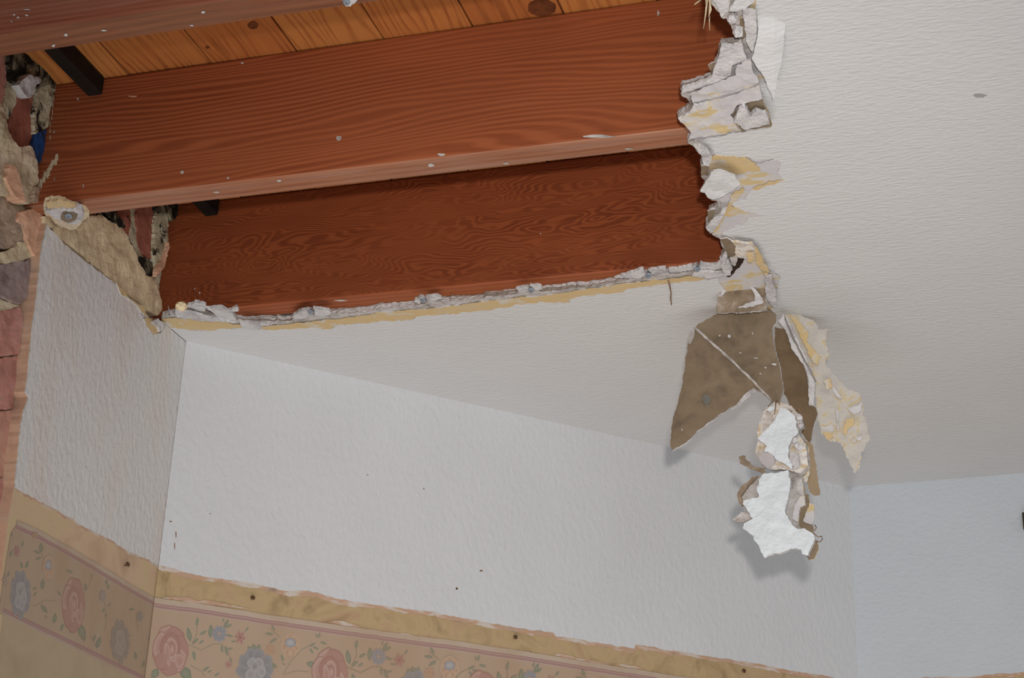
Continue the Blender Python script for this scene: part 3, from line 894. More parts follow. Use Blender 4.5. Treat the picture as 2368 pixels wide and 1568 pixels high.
# ------------------------------------------------------------------ ceiling board with its torn edge
H3 = [(1752, -330), (1746, -120), (1748, 8), (1750, 34), (1750, 84), (1736, 124), (1748, 139), (1771, 166), (1788, 189), (1757, 196), (1763, 229), (1786, 288), (1712, 305), (1626, 322), (1614, 330), (1650, 347), (1657, 366), (1725, 362), (1745, 371), (1796, 370), (1805, 376), (1798, 400), (1815, 416), (1779, 427), (1742, 436), (1723, 460), (1689, 473), (1711, 485), (1764, 499), (1730, 506), (1718, 519), (1670, 538), (1672, 548), (1708, 555), (1742, 565), (1754, 582), (1766, 611), (1779, 625), (1803, 640), (1800, 657), (1791, 690), (1785, 716), (1740, 712), (1690, 690), (1670, 662), (1661, 645)]
J3low = [(1614, 650), (1542, 657), (1452, 668), (1438, 677), (1348, 684), (1316, 693), (1316, 700), (1273, 700), (1216, 702), (1172, 711), (1094, 721), (1000, 730), (964, 732), (953, 740), (897, 742), (842, 749), (786, 750), (761, 762), (674, 761), (635, 764), (563, 758), (485, 765), (437, 764), (385, 758), (372, 768)]
H2 = [(1720, -330), (1722, -120), (1735, 10), (1738, 60), (1736, 120), (1700, 118), (1690, 150), (1650, 190), (1600, 215), (1600, 250), (1588, 280), (1605, 318), (1612, 335), (1632, 352), (1640, 385), (1640, 440), (1670, 470), (1660, 500), (1648, 535), (1668, 552), (1690, 590), (1700, 610), (1690, 628)]
J3mid = [(1661, 630), (1560, 645), (1438, 657), (1300, 679), (1172, 693), (1094, 702), (1000, 714), (950, 717), (850, 730), (786, 739), (647, 753), (591, 754), (540, 751), (496, 737), (437, 736), (374, 738)]
H1 = [(1628, -330), (1630, -120), (1636, -20), (1645, 10), (1668, 40), (1683, 45), (1692, 66), (1715, 93), (1712, 100), (1668, 105), (1663, 122), (1654, 151), (1647, 168), (1645, 181), (1605, 198), (1578, 202), (1574, 217), (1590, 231), (1596, 250), (1567, 273), (1586, 288), (1599, 305), (1590, 328), (1604, 339), (1616, 356), (1625, 368), (1621, 385), (1621, 407), (1632, 417), (1628, 445), (1643, 460), (1661, 467), (1661, 477), (1640, 490), (1638, 506), (1632, 526), (1645, 540), (1665, 553), (1678, 582), (1667, 599), (1675, 607)]
J3top = [(1632, 614), (1542, 622), (1539, 617), (1488, 625), (1420, 643), (1284, 660), (1251, 662), (1226, 660), (1194, 669), (1094, 684), (1022, 687), (997, 684), (957, 697), (758, 717), (716, 712), (688, 722), (660, 732), (591, 733), (552, 730), (529, 719), (474, 710), (451, 703), (432, 708), (407, 714), (380, 722), (368, 728)]
FAR = [(A.x + .0006, A.y - .0004), (B.x, B.y - .0004), (R.x, R.y - .0004), (1.9, R.y - .0004 + (1.9 - R.x) * rdir.y / rdir.x), (1.9, .35)]


def ceil_outline(px, z, amp, seg, seed, zl=None):
    """zl: height of the edge that was traced left of the corner, along the wavy joist"""
    pts = [onz(u, v, z if u > 1676 or v < 600 or zl is None else zl) for u, v in jag(px, amp, seg, seed, closed=False)]
    pts = [(max(p.x, XL + .0006), min(p.y, A.y - .006) if p.x < -1.2 else p.y) for p in pts]
    lasty = pts[0][1]
    return pts + FAR[:-1] + [(1.9, lasty)]


def flat(z): return lambda x, y: Vector((x, y, z))


ceil = structure(sheet('ceiling', ceil_outline(H3 + J3low, ZC, 2.2, 7, 31), flat(ZC), (0, 0, .0012), [M['paint_ceiling'], M['torn']]))
sheet('torn_paper_layer', ceil_outline(H2 + J3mid, ZC + .0012, 2.6, 7, 32), flat(ZC + .00125), (0, 0, .0012), [M['torn'], M['torn']], parent=ceil)
sheet('gypsum_core', ceil_outline(H1 + J3top, ZC + .0025, 2.4, 6, 33, ZC + .0115), flat(ZC + .00255), (0, 0, .0105), [M['gypsum_dirty'], M['gypsum_side']], parent=ceil, rings=3, ringamp=.0010)
# yellowed paper strip left along the wavy joist
ys = J3mid + list(reversed(J3low))
sheet('yellow_paper_edge', jag(ys, 2.0, 8, 41), lambda u, v: onz(u, v, ZC + .0002), (0, 0, .0009), [M['yellow_paper']], parent=ceil)


def fragment(name, px, mp, off, mats, seed, parent=ceil, amp=.0015, step=8, jam=1.6, seg=5, freq=45, bow=None, rings=0, ringamp=0):
    return sheet(name, jag(px, jam, seg, seed), mp, off, mats, step=step, amp=amp, freq=freq, seed=seed, parent=parent, bow=bow, rings=rings, ringamp=ringamp)


def cz(dz): return lambda u, v: onz(u, v, ZC - dz)


# crumbs and flakes of board along the wavy joist
flakes = [[(432, 708), (451, 700), (476, 706), (474, 718), (445, 722)], [(474, 712), (510, 712), (535, 724), (548, 742), (510, 735)], [(405, 720), (440, 722), (500, 738), (545, 748), (470, 742), (410, 734)], [(388, 712), (394, 722), (408, 730), (398, 732)], [(524, 720), (546, 710), (552, 720), (540, 722)], [(552, 742), (590, 750), (640, 748), (600, 760), (560, 758)],
          [(674, 735), (690, 720), (712, 712), (722, 716), (722, 728), (700, 738)], [(724, 712), (760, 718), (768, 726), (730, 732)], [(957, 698), (975, 685), (984, 692), (970, 704)], [(984, 686), (1012, 685), (1022, 692), (990, 700)], [(1193, 668), (1222, 663), (1226, 672), (1200, 678)], [(1226, 660), (1252, 661), (1254, 670), (1236, 672)],
          [(1420, 643), (1450, 634), (1488, 622), (1496, 634), (1470, 646)], [(1500, 624), (1540, 617), (1541, 630), (1506, 636)], [(1546, 622), (1600, 614), (1604, 626), (1550, 632)], [(1596, 620), (1612, 608), (1616, 618), (1604, 628)], [(1620, 610), (1650, 614), (1672, 604), (1684, 618), (1640, 628), (1616, 626)], [(1608, 628), (1660, 632), (1690, 636), (1640, 644), (1600, 640)]]
for i, f in enumerate(flakes):
    fragment('plaster_flake', f, cz(.003 + .004 * (i % 3)), (0, 0, .004), [M['gypsum']], 100 + i, amp=.002, step=6)

# torn edge on the right of the hole, top to bottom
bits = [
    ('paper_tab', [(1644, -10), (1662, 24), (1668, 42), (1682, 28), (1692, -10)], .004, .003, 'gypsum'),
    ('paper_tab', [(1686, 24), (1706, -8), (1750, -8), (1742, 8), (1724, 20), (1702, 26)], .007, .003, 'white'),
    ('paper_tab', [(1718, 24), (1748, 30), (1750, 86), (1740, 120), (1726, 96), (1722, 60)], .010, .004, 'gypsum'),
    ('paper_tab', [(1712, 46), (1724, 40), (1724, 84), (1716, 92), (1710, 70)], .002, .003, 'brown'),
    ('paper_tab', [(1668, 106), (1690, 108), (1714, 98), (1722, 124), (1728, 138), (1710, 148), (1692, 152), (1690, 172), (1668, 190), (1640, 200), (1604, 208), (1576, 218), (1578, 203), (1606, 197), (1646, 180), (1656, 150)], .012, .004, 'gypsum'),
    ('paper_tab', [(1637, 151), (1658, 142), (1660, 160), (1646, 166)], .004, .0015, 'brown'),
    ('paper_tab', [(1596, 218), (1650, 196), (1700, 178), (1704, 152), (1736, 140), (1742, 168), (1752, 178), (1756, 206), (1700, 226), (1640, 238), (1604, 244)], .016, .0015, 'torn'),
    ('paper_tab', [(1604, 244), (1640, 236), (1700, 220), (1756, 200), (1762, 228), (1710, 240), (1688, 268), (1714, 303), (1660, 310), (1604, 320), (1590, 328), (1598, 305), (1568, 275), (1592, 262)], .020, .0018, 'lilac'),
    ('paper_tab', [(1693, 268), (1716, 240), (1762, 228), (1786, 288), (1784, 294), (1740, 298), (1716, 306)], .013, .0015, 'brown'),
    ('paper_tab', [(1696, 280), (1710, 250), (1722, 245), (1736, 270), (1748, 258), (1770, 260), (1780, 290), (1744, 296), (1722, 300)], .024, .006, 'white_g'),
    ('paper_tab', [(1604, 338), (1620, 336), (1640, 350), (1646, 366), (1640, 384), (1626, 380), (1624, 362)], .010, .004, 'gypsum'),
    ('paper_tab', [(1622, 384), (1640, 386), (1638, 404), (1622, 406)], .006, .003, 'brown'),
    ('paper_tab', [(1634, 416), (1650, 392), (1676, 396), (1700, 408), (1712, 424), (1690, 444), (1656, 458), (1644, 462), (1630, 448), (1619, 443)], .018, .0016, 'paint'),
    ('paper_tab', [(1636, 488), (1654, 484), (1648, 502), (1640, 514)], .006, .002, 'brown'),
    ('paper_tab', [(1632, 526), (1650, 506), (1672, 484), (1682, 480), (1670, 505), (1650, 536), (1642, 540)], .012, .003, 'gypsum'),
    ('paper_tab', [(1665, 552), (1690, 556), (1702, 572), (1706, 584), (1694, 598), (1680, 588), (1672, 566)], .006, .0016, 'brown'),
    ('paper_tab', [(1690, 556), (1740, 564), (1752, 584), (1744, 600), (1706, 596), (1700, 580), (1702, 570)], .010, .003, 'bits'),
    ('paper_tab', [(1664, 600), (1676, 586), (1682, 590), (1676, 616), (1668, 608)], .010, .005, 'gypsum'),
    ('paper_tab', [(1668, 612), (1684, 606), (1694, 624), (1680, 638), (1670, 626)], .014, .005, 'gypsum'),
    ('paper_tab', [(1688, 598), (1706, 596), (1700, 616), (1690, 612)], .008, .005, 'gypsum_d'),
    ('paper_tab', [(1696, 604), (1722, 596), (1716, 610), (1690, 640), (1680, 640)], .004, .004, 'void'),
    ('paper_tab', [(1726, 592), (1742, 590), (1740, 604), (1730, 606)], .020, .004, 'yellow'),
    ('paper_tab', [(1744, 566), (1756, 584), (1768, 612), (1778, 626), (1772, 640), (1756, 620), (1748, 600)], .012, .0014, 'yellow'),
    ('paper_tab', [(1770, 640), (1784, 638), (1794, 680), (1798, 712), (1784, 708), (1772, 690)], .014, .003, 'gypsum'),
    ('paper_tab', [(1778, 628), (1804, 640), (1800, 660), (1790, 690), (1786, 660)], .002, .0012, 'torn'),
    ('paper_tab', [(1628, 362), (1660, 360), (1724, 364), (1748, 378), (1760, 396), (1700, 404), (1660, 392), (1640, 392)], .001, .0008, 'yellow'),
    ('paper_tab', [(1690, 452), (1716, 434), (1722, 440), (1690, 476), (1712, 482), (1700, 498), (1676, 500), (1664, 530), (1648, 538), (1668, 502), (1680, 478)], .001, .0008, 'yellow'),
    ('paper_tab', [(1744, 380), (1796, 370), (1806, 378), (1798, 398), (1780, 402), (1760, 398)], .001, .0008, 'torn'),
    ('paper_tab', [(1740, 436), (1780, 420), (1816, 416), (1780, 428), (1744, 440)], .001, .0008, 'yellow'),
]
BM = {'gypsum': [M['gypsum']], 'gypsum_d': [M['gypsum_dirty']], 'white': [M['paint_ceiling'], M['gypsum']], 'white_g': [M['gypsum']], 'brown': [M['brown_paper'], M['torn']], 'torn': [M['torn']], 'lilac': [M['torn'], M['gypsum']], 'paint': [M['paint_ceiling'], M['torn']], 'yellow': [M['yellow_paper']], 'bits': [M['bits']], 'void': [M['void']]}
nm = {'gypsum': 'gypsum_crumb', 'gypsum_d': 'gypsum_crumb', 'white_g': 'gypsum_crumb', 'white': 'paint_tab', 'paint': 'paint_tab', 'brown': 'backing_paper_scrap', 'torn': 'torn_paper_tab', 'lilac': 'torn_paper_tab', 'yellow': 'yellow_paper_patch', 'bits': 'torn_paper_tab', 'void': 'dark_crack'}
for i, (n_, px, dz, th, mk) in enumerate(bits):
    thin = th < .001
    if thin: dz = .0009
    fragment(nm[mk], px, cz(dz), (0, 0, th), BM[mk], 200 + i, amp=0 if thin else .0022, step=None if thin else 9, jam=2.2 if thin else 1.5)
# the drooping triangle of painted board near the top
fragment('paint_tab', [(1752, 30), (1820, 40), (1811, 112), (1794, 176), (1787, 200), (1771, 166), (1746, 134), (1738, 124), (1751, 84)], cz(.006), (0, 0, .003), [M['paint_ceiling'], M['gypsum']], 260, amp=.0008, bow=lambda u, v: -.0078 + .0078 * max(0, min(1, (v - 36) / 45)) + max(0, min(.02, (v - 60) * .00013)) - .004 * max(0, (u - 1790) / 25))
fragment('backing_paper_scrap', [(1749, 134), (1762, 150), (1784, 178), (1790, 192), (1776, 186), (1756, 158)], cz(.012), (0, 0, .002), [M['brown_paper']], 261)
lump('gypsum_crumb', onz(1694, 42, ZC - .004), (.006, .006, .006), M['gypsum'], 2, parent=ceil)
lump('gypsum_crumb', onz(1706, 70, ZC - .002), (.006, .009, .008), M['gypsum'], 3, parent=ceil)
# straw-like fibres hanging from the top of the tear
for i, (a, b, c) in enumerate((((1636, -6), (1632, 30), (1627, 66)), ((1642, -4), (1640, 36), (1641, 70)), ((1640, 0), (1644, 22), (1639, 44)), ((1624, -4), (1615, 4), (1606, 10)), ((1632, -4), (1634, 14), (1631, 28)))):
    tube('paper_fibre', [onz(*a, ZC + .002), onz(*b, ZC - .008), onz(*c, ZC - .014)], [.0013, .001, .0005], M['fibre'], ceil, 5)
tag(tube('loose_thread', [onz(1545, 648, ZC - .004), onz(1549, 662, ZC - .003), onz(1552, 678, ZC - .002), onz(1551, 690, ZC - .002), onz(1553, 706, ZC - .002)], [.001, .0012, .001, .0012, .0006], M['thread'], None, 5), 'thin brown thread stuck to the ceiling below the wavy joist', 'thread')

# small marks on the painted surfaces
sheet('grey_smudge', blob(2266, 221, 15, 5, 12, .25, 2), lambda u, v: onz(u, v, ZC - .0003), (0, 0, .0002), [patchy('grey_smudge', [(0.3, srgb(150, 146, 148)), (0.7, srgb(170, 166, 166))], 60, 4)], parent=ceil)
for i, (u, v, rx, ry) in enumerate(((1113, 1320, 4, 2), (486, 1188, 1.5, 1.5), (850, 1098, 2, 1), (395, 1206, 3, 2), (404, 1262, 1.2, 9), (407, 1235, 1.2, 8), (980, 1130, 1.5, 1.5))):
    sheet('brown_mark', blob(u, v, rx, ry, 8, .3, i), lambda u, v: onD(u, v, .0022), -nD * .0003, [M['thread']], parent=wb)

# ------------------------------------------------------------------ nails
nd = [((718, 722), 'grey nail head at the left end of the torn ceiling edge under the wavy joist'), ((978, 695), 'grey nail head in white flakes, second from the left along the wavy joist'), ((1228, 671), 'grey nail head in a small winged flake, midway along the wavy joist'), ((1499, 637), 'grey nail head just left of the two crumbly white slabs by the tear'), ((1612, 623), 'grey nail head nearest the hanging flap along the wavy joist')]
for i, (p, lab) in enumerate(nd):
    nail(onz(*p, ZC - .013), (0, -.35, -1), .0052, lab)
nail(onz(1772, 625, ZC - .010), (0, -.3, -1), .0044, 'blue-grey nail head beside the top of the hanging brown flap')
nail(onz(158, 501, H - .019), (.2, -.3, -1), .0060, 'grey nail head in a white plaster star at the brick corner')
nail(onz(801, 6, H - .004), (0, -.2, -1), .0044, 'nail head under the nearest joist at the top edge of the photo')
fragment('plaster_speck', [(788, -4), (800, 14), (810, 16), (826, 2), (820, -8)], lambda u, v: onz(u, v, H - .002), (0, 0, .0018), [M['gypsum']], 300, parent=j1, amp=.001)
for i, (p, on, d, lab) in enumerate((((291, 1305), onL, nL, 'rusty nail in the peach scar on the left wall'), ((583, 1383), onD, nD, 'rusty nail in the ochre scar nearest the left corner of the back wall'), ((1190, 1474), onD, nD, 'rusty nail midway along the ochre scar of the back wall'), ((1718, 1552), onD, nD, 'rusty nail at the right end of the ochre scar, bottom edge of photo'))):
    q = on(*p)
    o = nail(q + d * .004, d + Vector((0, 0, .3)), .0042, lab, 'rusty trim nails', 'rust', 'nail', 'trim_nail')
q = onD(1055, 1362)
nail(q + nD * .0025, nD, .0020, 'tiny dark pin alone on the white back wall above the scar', None, 'rust', 'pin', 'wall_pin')

# ------------------------------------------------------------------ plaster remnant at the brick corner under the long brown joist
rem = fragment('plaster_remnant', [(100, 474), (104, 462), (128, 460), (150, 463), (165, 472), (196, 484), (206, 496), (206, 504), (192, 512), (178, 530), (160, 534), (140, 528), (118, 506), (106, 500)], lambda u, v: onz(u, v, H - .006), (0, 0, .005), [M['mortar_pale'], M['mortar']], 310, parent=None, amp=.003, step=7)
tag(rem, 'star-shaped white and tan plaster remnant at the brick corner, nailed under the joist', 'plaster')
fragment('white_plaster', [(103, 487), (118, 486), (130, 485), (142, 481), (156, 484), (172, 482), (185, 480), (194, 493), (190, 512), (182, 515), (170, 518), (158, 524), (150, 514), (139, 510), (118, 499)], lambda u, v: onz(u, v, H - .013), (0, 0, .006), [M['gypsum']], 311, parent=rem, amp=.002, step=6, jam=3.5, seg=4)
fragment('yellow_paper', [(106, 470), (134, 462), (166, 472), (190, 482), (150, 482), (128, 484), (110, 482)], lambda u, v: onz(u, v, H - .011), (0, 0, .003), [M['yellow_paper']], 312, parent=rem, amp=.002, step=6)
fragment('brown_stain_ring', blob(159, 503, 20, 11, 12, .15, 4), lambda u, v: onz(u, v, H - .0155), (0, 0, .002), [M['brown_paper']], 313, parent=rem, amp=.0004, step=None)

# ------------------------------------------------------------------ masonry of the left wall
def onM(off): return lambda u, v: onplane(u, v, Vector((XM + off, 0, 0)), nL)


def block(name, px, off, mat, seed, amp=.003, th=None, jam=1.6, step=9):
    if seed >= 420: off += .012              # rubble above the ceiling line bulges further out
    return sheet(name, jag(px, jam, 5, seed), onM(off), (-(th or off + .012), 0, 0), [mat], step=step, amp=amp, freq=28, seed=seed, parent=wl)


# below the ceiling line
block('mortar', [(-40, 430), (0, 442), (25, 447), (42, 458), (67, 470), (84, 480), (103, 488), (108, 519), (97, 556), (94, 590), (62, 700), (50, 735), (36, 880), (-40, 900)], .001, M['mortar_pale'], 400, .003)
block('rubble_stone', [(-40, 452), (0, 446), (22, 466), (44, 490), (46, 520), (58, 548), (64, 558), (44, 562), (26, 574), (-40, 580)], .012, M['stone_grey'], 401, .006)
block('brick', [(47, 490), (84, 480), (103, 488), (106, 516), (97, 554), (93, 586), (78, 592), (69, 574), (51, 523), (40, 508)], .017, M['brick_pink'], 402, .004)
block('mortar', [(20, 579), (43, 559), (61, 559), (74, 595), (41, 605), (-40, 616), (-40, 584), (0, 584)], .013, M['mortar_pale'], 403, .005)
block('dark_gap', [(-20, 571), (25, 573), (18, 586), (-20, 582)], .009, M['void'], 404, .001)
block('brick', [(-40, 616), (0, 612), (40, 605), (74, 600), (70, 640), (62, 692), (45, 704), (20, 694), (-40, 664)], .014, M['brick_purple'], 405, .004)
block('mortar', [(-40, 672), (0, 690), (45, 708), (20, 716), (-40, 736)], .010, M['mortar_pale'], 406, .003)
block('brick', [(-40, 736), (0, 720), (46, 712), (51, 735), (48, 771), (42, 819), (0, 824), (-40, 828)], .011, M['brick_red'], 407, .003)
block('brick', [(-40, 834), (0, 829), (42, 824), (36, 880), (30, 945), (-40, 950)], .009, M['brick_red'], 408, .002)
block('brick', [(-40, 956), (0, 952), (28, 950), (26, 1010), (20, 1100), (-40, 1106)], .009, M['masonry'], 409, .002)
block('brick', [(-40, 1112), (18, 1106), (14, 1196), (-40, 1202)], .009, M['brick_red'], 410, .002)
block('brick', [(-60, 1208), (12, 1203), (8, 1290), (-4, 1380), (-60, 1390)], .009, M['brick_pink'], 411, .002)

# between the nearest and the long brown joist
block('brick', [(-30, 100), (22, 110), (22, 150), (16, 186), (8, 240), (-30, 250)], .006, M['brick_red'], 420, .002)
block('mortar', [(20, 120), (44, 128), (40, 180), (36, 240), (20, 275), (10, 240), (15, 180)], .008, M['mould_mortar'], 421, .003)
block('brick', [(40, 180), (90, 190), (86, 230), (76, 321), (74, 345), (36, 345), (18, 285), (34, 228)], .004, M['mould_brick'], 422, .002)
block('mortar', [(86, 160), (112, 166), (133, 192), (128, 210), (121, 228), (116, 260), (109, 295), (82, 310), (80, 290), (88, 212)], .012, M['mould_mortar'], 423, .004)
block('mould_patch', [(20, 128), (40, 124), (80, 124), (96, 150), (134, 190), (126, 206), (110, 196), (96, 200), (88, 214), (82, 196), (66, 168), (46, 170), (38, 192), (26, 186)], .014, M['black_mould'], 424, .004)
block('white_plaster_blob', [(44, 196), (52, 184), (64, 172), (78, 178), (92, 180), (96, 188), (84, 196), (80, 212), (72, 226), (64, 224), (50, 206)], .020, M['gypsum'], 425, .005, step=5)
block('mortar_coat', [(-30, 200), (0, 223), (7, 245), (17, 282), (28, 327), (39, 341), (74, 338), (86, 388), (87, 422), (77, 447), (67, 472), (42, 462), (25, 452), (-30, 446)], .012, M['mortar_pale'], 426, .006)
block('mortar_coat', [(24, 380), (36, 384), (48, 420), (64, 468), (44, 460), (26, 436), (14, 410)], .019, M['brick_pink'], 427, .003)
block('mortar', [(79, 433), (92, 432), (107, 439), (109, 453), (104, 470), (76, 470)], .014, M['stone_grey'], 428, .004)
sheet('blue_scrap', jag([(82, 306), (96, 300), (108, 301), (107, 329), (95, 371), (86, 386), (74, 330)], 1.5, 5, 430), onM(.022), (-.003, 0, 0), [M['blue']], step=6, amp=.003, seed=3)
tag(bpy.data.objects['blue_scrap'], 'dark blue scrap wedged between the mortar and the long brown joist', 'scrap')

# between the long brown joist and the wavy one
block('mortar', [(200, 490), (410, 470), (400, 560), (372, 640), (366, 720), (300, 700)], .002, M['mould_mortar'], 440, .003)
block('brick', [(272, 478), (300, 474), (302, 520), (297, 545), (284, 530), (272, 510)], .006, M['mould_brick'], 441, .002)
block('brick', [(318, 474), (360, 468), (360, 520), (356, 570), (348, 600), (332, 590), (320, 560), (316, 520)], .007, M['mould_brick'], 442, .002)
block('mortar', [(362, 490), (390, 480), (392, 540), (388, 580), (376, 616), (364, 632), (358, 600), (356, 560)], .013, M['mould_mortar'], 443, .004)
block('mould_patch', [(240, 484), (262, 484), (284, 512), (290, 526), (276, 526), (262, 508)], .013, M['black_mould'], 444, .003)
block('mould_patch', [(356, 466), (420, 456), (408, 500), (396, 512), (388, 490), (366, 494)], .016, M['black_mould'], 445, .003)
block('mould_patch', [(300, 552), (316, 590), (340, 596), (352, 606), (362, 640), (340, 640), (318, 604)], .011, M['black_mould'], 446, .003)
block('mortar', [(390, 560), (392, 572), (384, 606), (370, 632), (362, 640), (364, 620), (378, 596)], .018, M['brick_pink'], 447, .002)
block('mortar_coat', [(108, 520), (104, 500), (140, 492), (196, 500), (208, 500), (239, 498), (258, 514), (286, 528), (297, 551), (317, 599), (337, 635), (362, 649), (370, 683), (374, 716), (364, 730), (344, 720), (269, 660), (168, 574), (130, 545)], .0125, M['mortar_spots'], 448, .003)
# torn paper along the top of the left panel, near the corner
fr = [[(270, 654), (288, 672), (300, 690), (324, 706), (340, 712), (336, 724), (350, 738), (356, 748), (344, 740), (322, 714), (296, 688), (280, 680)], [(332, 738), (346, 736), (356, 744), (374, 752), (372, 764), (362, 772), (354, 776), (346, 764)]]
for i, f in enumerate(fr):
    sheet('torn_paper_edge', jag(f, 1.5, 5, 450 + i), lambda u, v: onL(u, v, .002), (-.003, 0, 0), [M['yellow_paper'], M['gypsum']], step=7, amp=.0012, seed=i, parent=panel)
sheet('torn_paper_edge', jag([(348, 744), (366, 736), (382, 752), (380, 762), (370, 768), (366, 756)], 1.5, 5, 455), lambda u, v: onL(u, v, .006), (-.004, 0, 0), [M['gypsum']], step=6, amp=.002, seed=8, parent=panel)
lump('plaster_clod', onz(419, 709, ZC - .002), (.010, .008, .008), M['mortar'], 5, parent=ceil)

# ------------------------------------------------------------------ pieces hanging from the tear
BK = Vector((0.12, .99, 0.08))


def piece(name, px, mp, th, mats, seed, parent=None, amp=.001, step=9, jam=1.5, seg=5, bow=None, freq=30, rings=1, ringamp=.0006):
    return sheet(name, jag(px, jam, seg, seed), mp, BK * th, mats, step=step, amp=amp, freq=freq, seed=seed, parent=parent, bow=bow, rings=rings, ringamp=ringamp)


HP = hang(2.405, 0.0, .14)
neck_px = [(1664, 650), (1690, 632), (1716, 606), (1740, 604), (1760, 618), (1772, 640), (1770, 690), (1772, 716), (1720, 722), (1674, 724), (1657, 722)]
HN = hang(2.36, 0.0, -.10)
flap = piece('drywall_flap', [(1607, 757), (1614, 749), (1640, 736), (1674, 714), (1699, 710), (1749, 704), (1778, 712), (1796, 731), (1794, 748), (1786, 759), (1790, 799), (1801, 838), (1806, 870), (1811, 898), (1804, 930), (1786, 928)], HP, .007, [M['brown_paper'], M['gypsum']], 500)
tag(flap, 'large brown paper-backed flap of drywall hanging creased below the torn ceiling', 'drywall flap')
piece('torn_neck', neck_px, HN, .006, [M['brown_paper_worn'], M['gypsum_dirty']], 501, flap, .002)
HF = hang(2.397, -.10, .14, x0=-.40)
fold = piece('folded_corner', [(1606, 760), (1640, 790), (1688, 832), (1740, 882), (1784, 928), (1759, 905), (1741, 898), (1719, 915), (1704, 935), (1664, 958), (1640, 976), (1614, 995), (1596, 1016), (1580, 1028), (1554, 1042), (1550, 1026), (1553, 984), (1570, 918), (1582, 858), (1590, 796)], HF, .006, [M['brown_paper'], M['gypsum']], 502, flap, .0012)
piece('white_crease', [(1607, 755), (1640, 784), (1690, 828), (1742, 878), (1788, 928), (1784, 931), (1739, 882), (1687, 832), (1637, 788), (1605, 758)], hang(2.393, 0, .14), .004, [M['gypsum_dirty']], 503, flap, .0008, 5, .8)
piece('gypsum_edge', [(1704, 934), (1719, 914), (1741, 897), (1750, 902), (1726, 920), (1712, 938), (1690, 948)], hang(2.394, -.1, .14, -.4), .003, [M['gypsum']], 504, flap, .0008, 5)
for i, f in enumerate(([(1736, 662), (1752, 674), (1764, 690), (1764, 700), (1742, 708), (1706, 712), (1724, 702), (1746, 696), (1744, 680)], [(1664, 684), (1676, 664), (1692, 662), (1690, 668), (1676, 672), (1668, 686)], [(1696, 652), (1708, 640), (1720, 644), (1722, 648), (1708, 648), (1698, 656)])):
    piece('gypsum_smear', f, hang(2.353, 0, -.10), .002, [M['gypsum']], 505 + i, flap, .0006, 5)
piece('grey_scuff', [(1590, 792), (1594, 772), (1604, 756), (1606, 770), (1596, 796)], hang(2.39, -.1, .14, -.4), .003, [M['gypsum_dirty']], 509, flap, .0006, 5)
piece('blue_mark', blob(1633, 924, 10, 12, 12, .25, 7), hang(2.3925, -.10, .14, x0=-.40), .0015, [patchy('blue_grey_mark', [(0.3, srgb(112, 112, 106)), (0.7, srgb(126, 122, 114))], 80, 4)], 510, flap, 0, None)
rng = random.Random(9)
for i, (u, v, rx, ry) in enumerate(((1686, 778, 5, 6), (1664, 776, 4, 3), (1740, 771, 2, 4), (1712, 816, 5, 2), (1748, 828, 8, 2), (1790, 842, 8, 4), (1758, 864, 3, 3), (1676, 848, 5, 2), (1577, 994, 2, 4), (1770, 850, 4, 3))):
    (piece('chalk_speck', blob(u, v, rx * .6, ry * .6, 8, .4, i), hang(2.3985, 0, .14), .0012, [M['gypsum']], 515 + i, flap, 0, None))

# inner leaf behind the brown flap, shade painted as darker paper; broken white edge
leaf = piece('drywall_leaf', [(1792, 756), (1818, 760), (1831, 809), (1846, 828), (1858, 843), (1866, 870), (1870, 898), (1872, 936), (1887, 943), (1889, 962), (1883, 980), (1878, 1000), (1872, 1026), (1850, 996), (1834, 950), (1812, 910), (1802, 860), (1790, 800)], hang(2.432, .12, -.06), .006, [patchy('shaded_backing_paper', [(0.32, srgb(104, 86, 66)), (0.6, srgb(120, 100, 78))], 30, 6, bump=.15, bscale=300), M['gypsum']], 530, None, .0012)
tag(leaf, 'narrow brown leaf of drywall with painted-in shade, hanging right behind the creased flap', 'drywall flap')
piece('broken_white_edge', [(1800, 742), (1811, 726), (1818, 730), (1834, 764), (1850, 800), (1868, 838), (1878, 864), (1886, 884), (1884, 896), (1882, 936), (1870, 936), (1869, 900), (1870, 876), (1860, 846), (1846, 826), (1830, 806), (1820, 772), (1812, 756)], hang(2.422, .12, -.06), .006, [M['gypsum']], 531, leaf, .001)
piece('edge_crack', [(1813, 727), (1818, 736), (1836, 780), (1856, 820), (1876, 858), (1887, 880), (1885, 886), (1872, 858), (1852, 822), (1832, 784), (1816, 744)], hang(2.4214, .12, -.06), .004, [patchy('crack_grey', [(0.3, srgb(120, 112, 106)), (0.7, srgb(150, 142, 136))], 60, 4)], 532, leaf, 0, None, .8)

# peeled sheet of paint and paper, its torn back showing
peel = piece('peeled_paint_sheet', [(1814, 722), (1824, 711), (1840, 722), (1859, 734), (1872, 738), (1884, 746), (1894, 763), (1904, 764), (1914, 760), (1912, 780), (1910, 798), (1914, 812), (1918, 822), (1908, 836), (1910, 848), (1924, 864), (1937, 878), (1950, 890), (1964, 902), (1978, 906), (1990, 913), (1996, 943), (1997, 962), (2001, 975), (2006, 996), (2012, 1012), (2002, 1030), (1990, 1044), (1991, 1062), (1988, 1080), (1977, 1095), (1966, 1076), (1958, 1060), (1950, 1038), (1944, 1024), (1921, 1022), (1899, 1003), (1890, 970), (1888, 940), (1886, 884), (1870, 842), (1840, 780)], hang(2.462, .22, -.06, x0=-.32), .0022, [M['peel'], M['torn'], M['paint_ceiling']], 540, None, .0022, 8, 2.6, 5)
tag(peel, 'speckled cream and yellow peeled paint sheet hanging to the right of the shaded leaf', 'peeled paint')
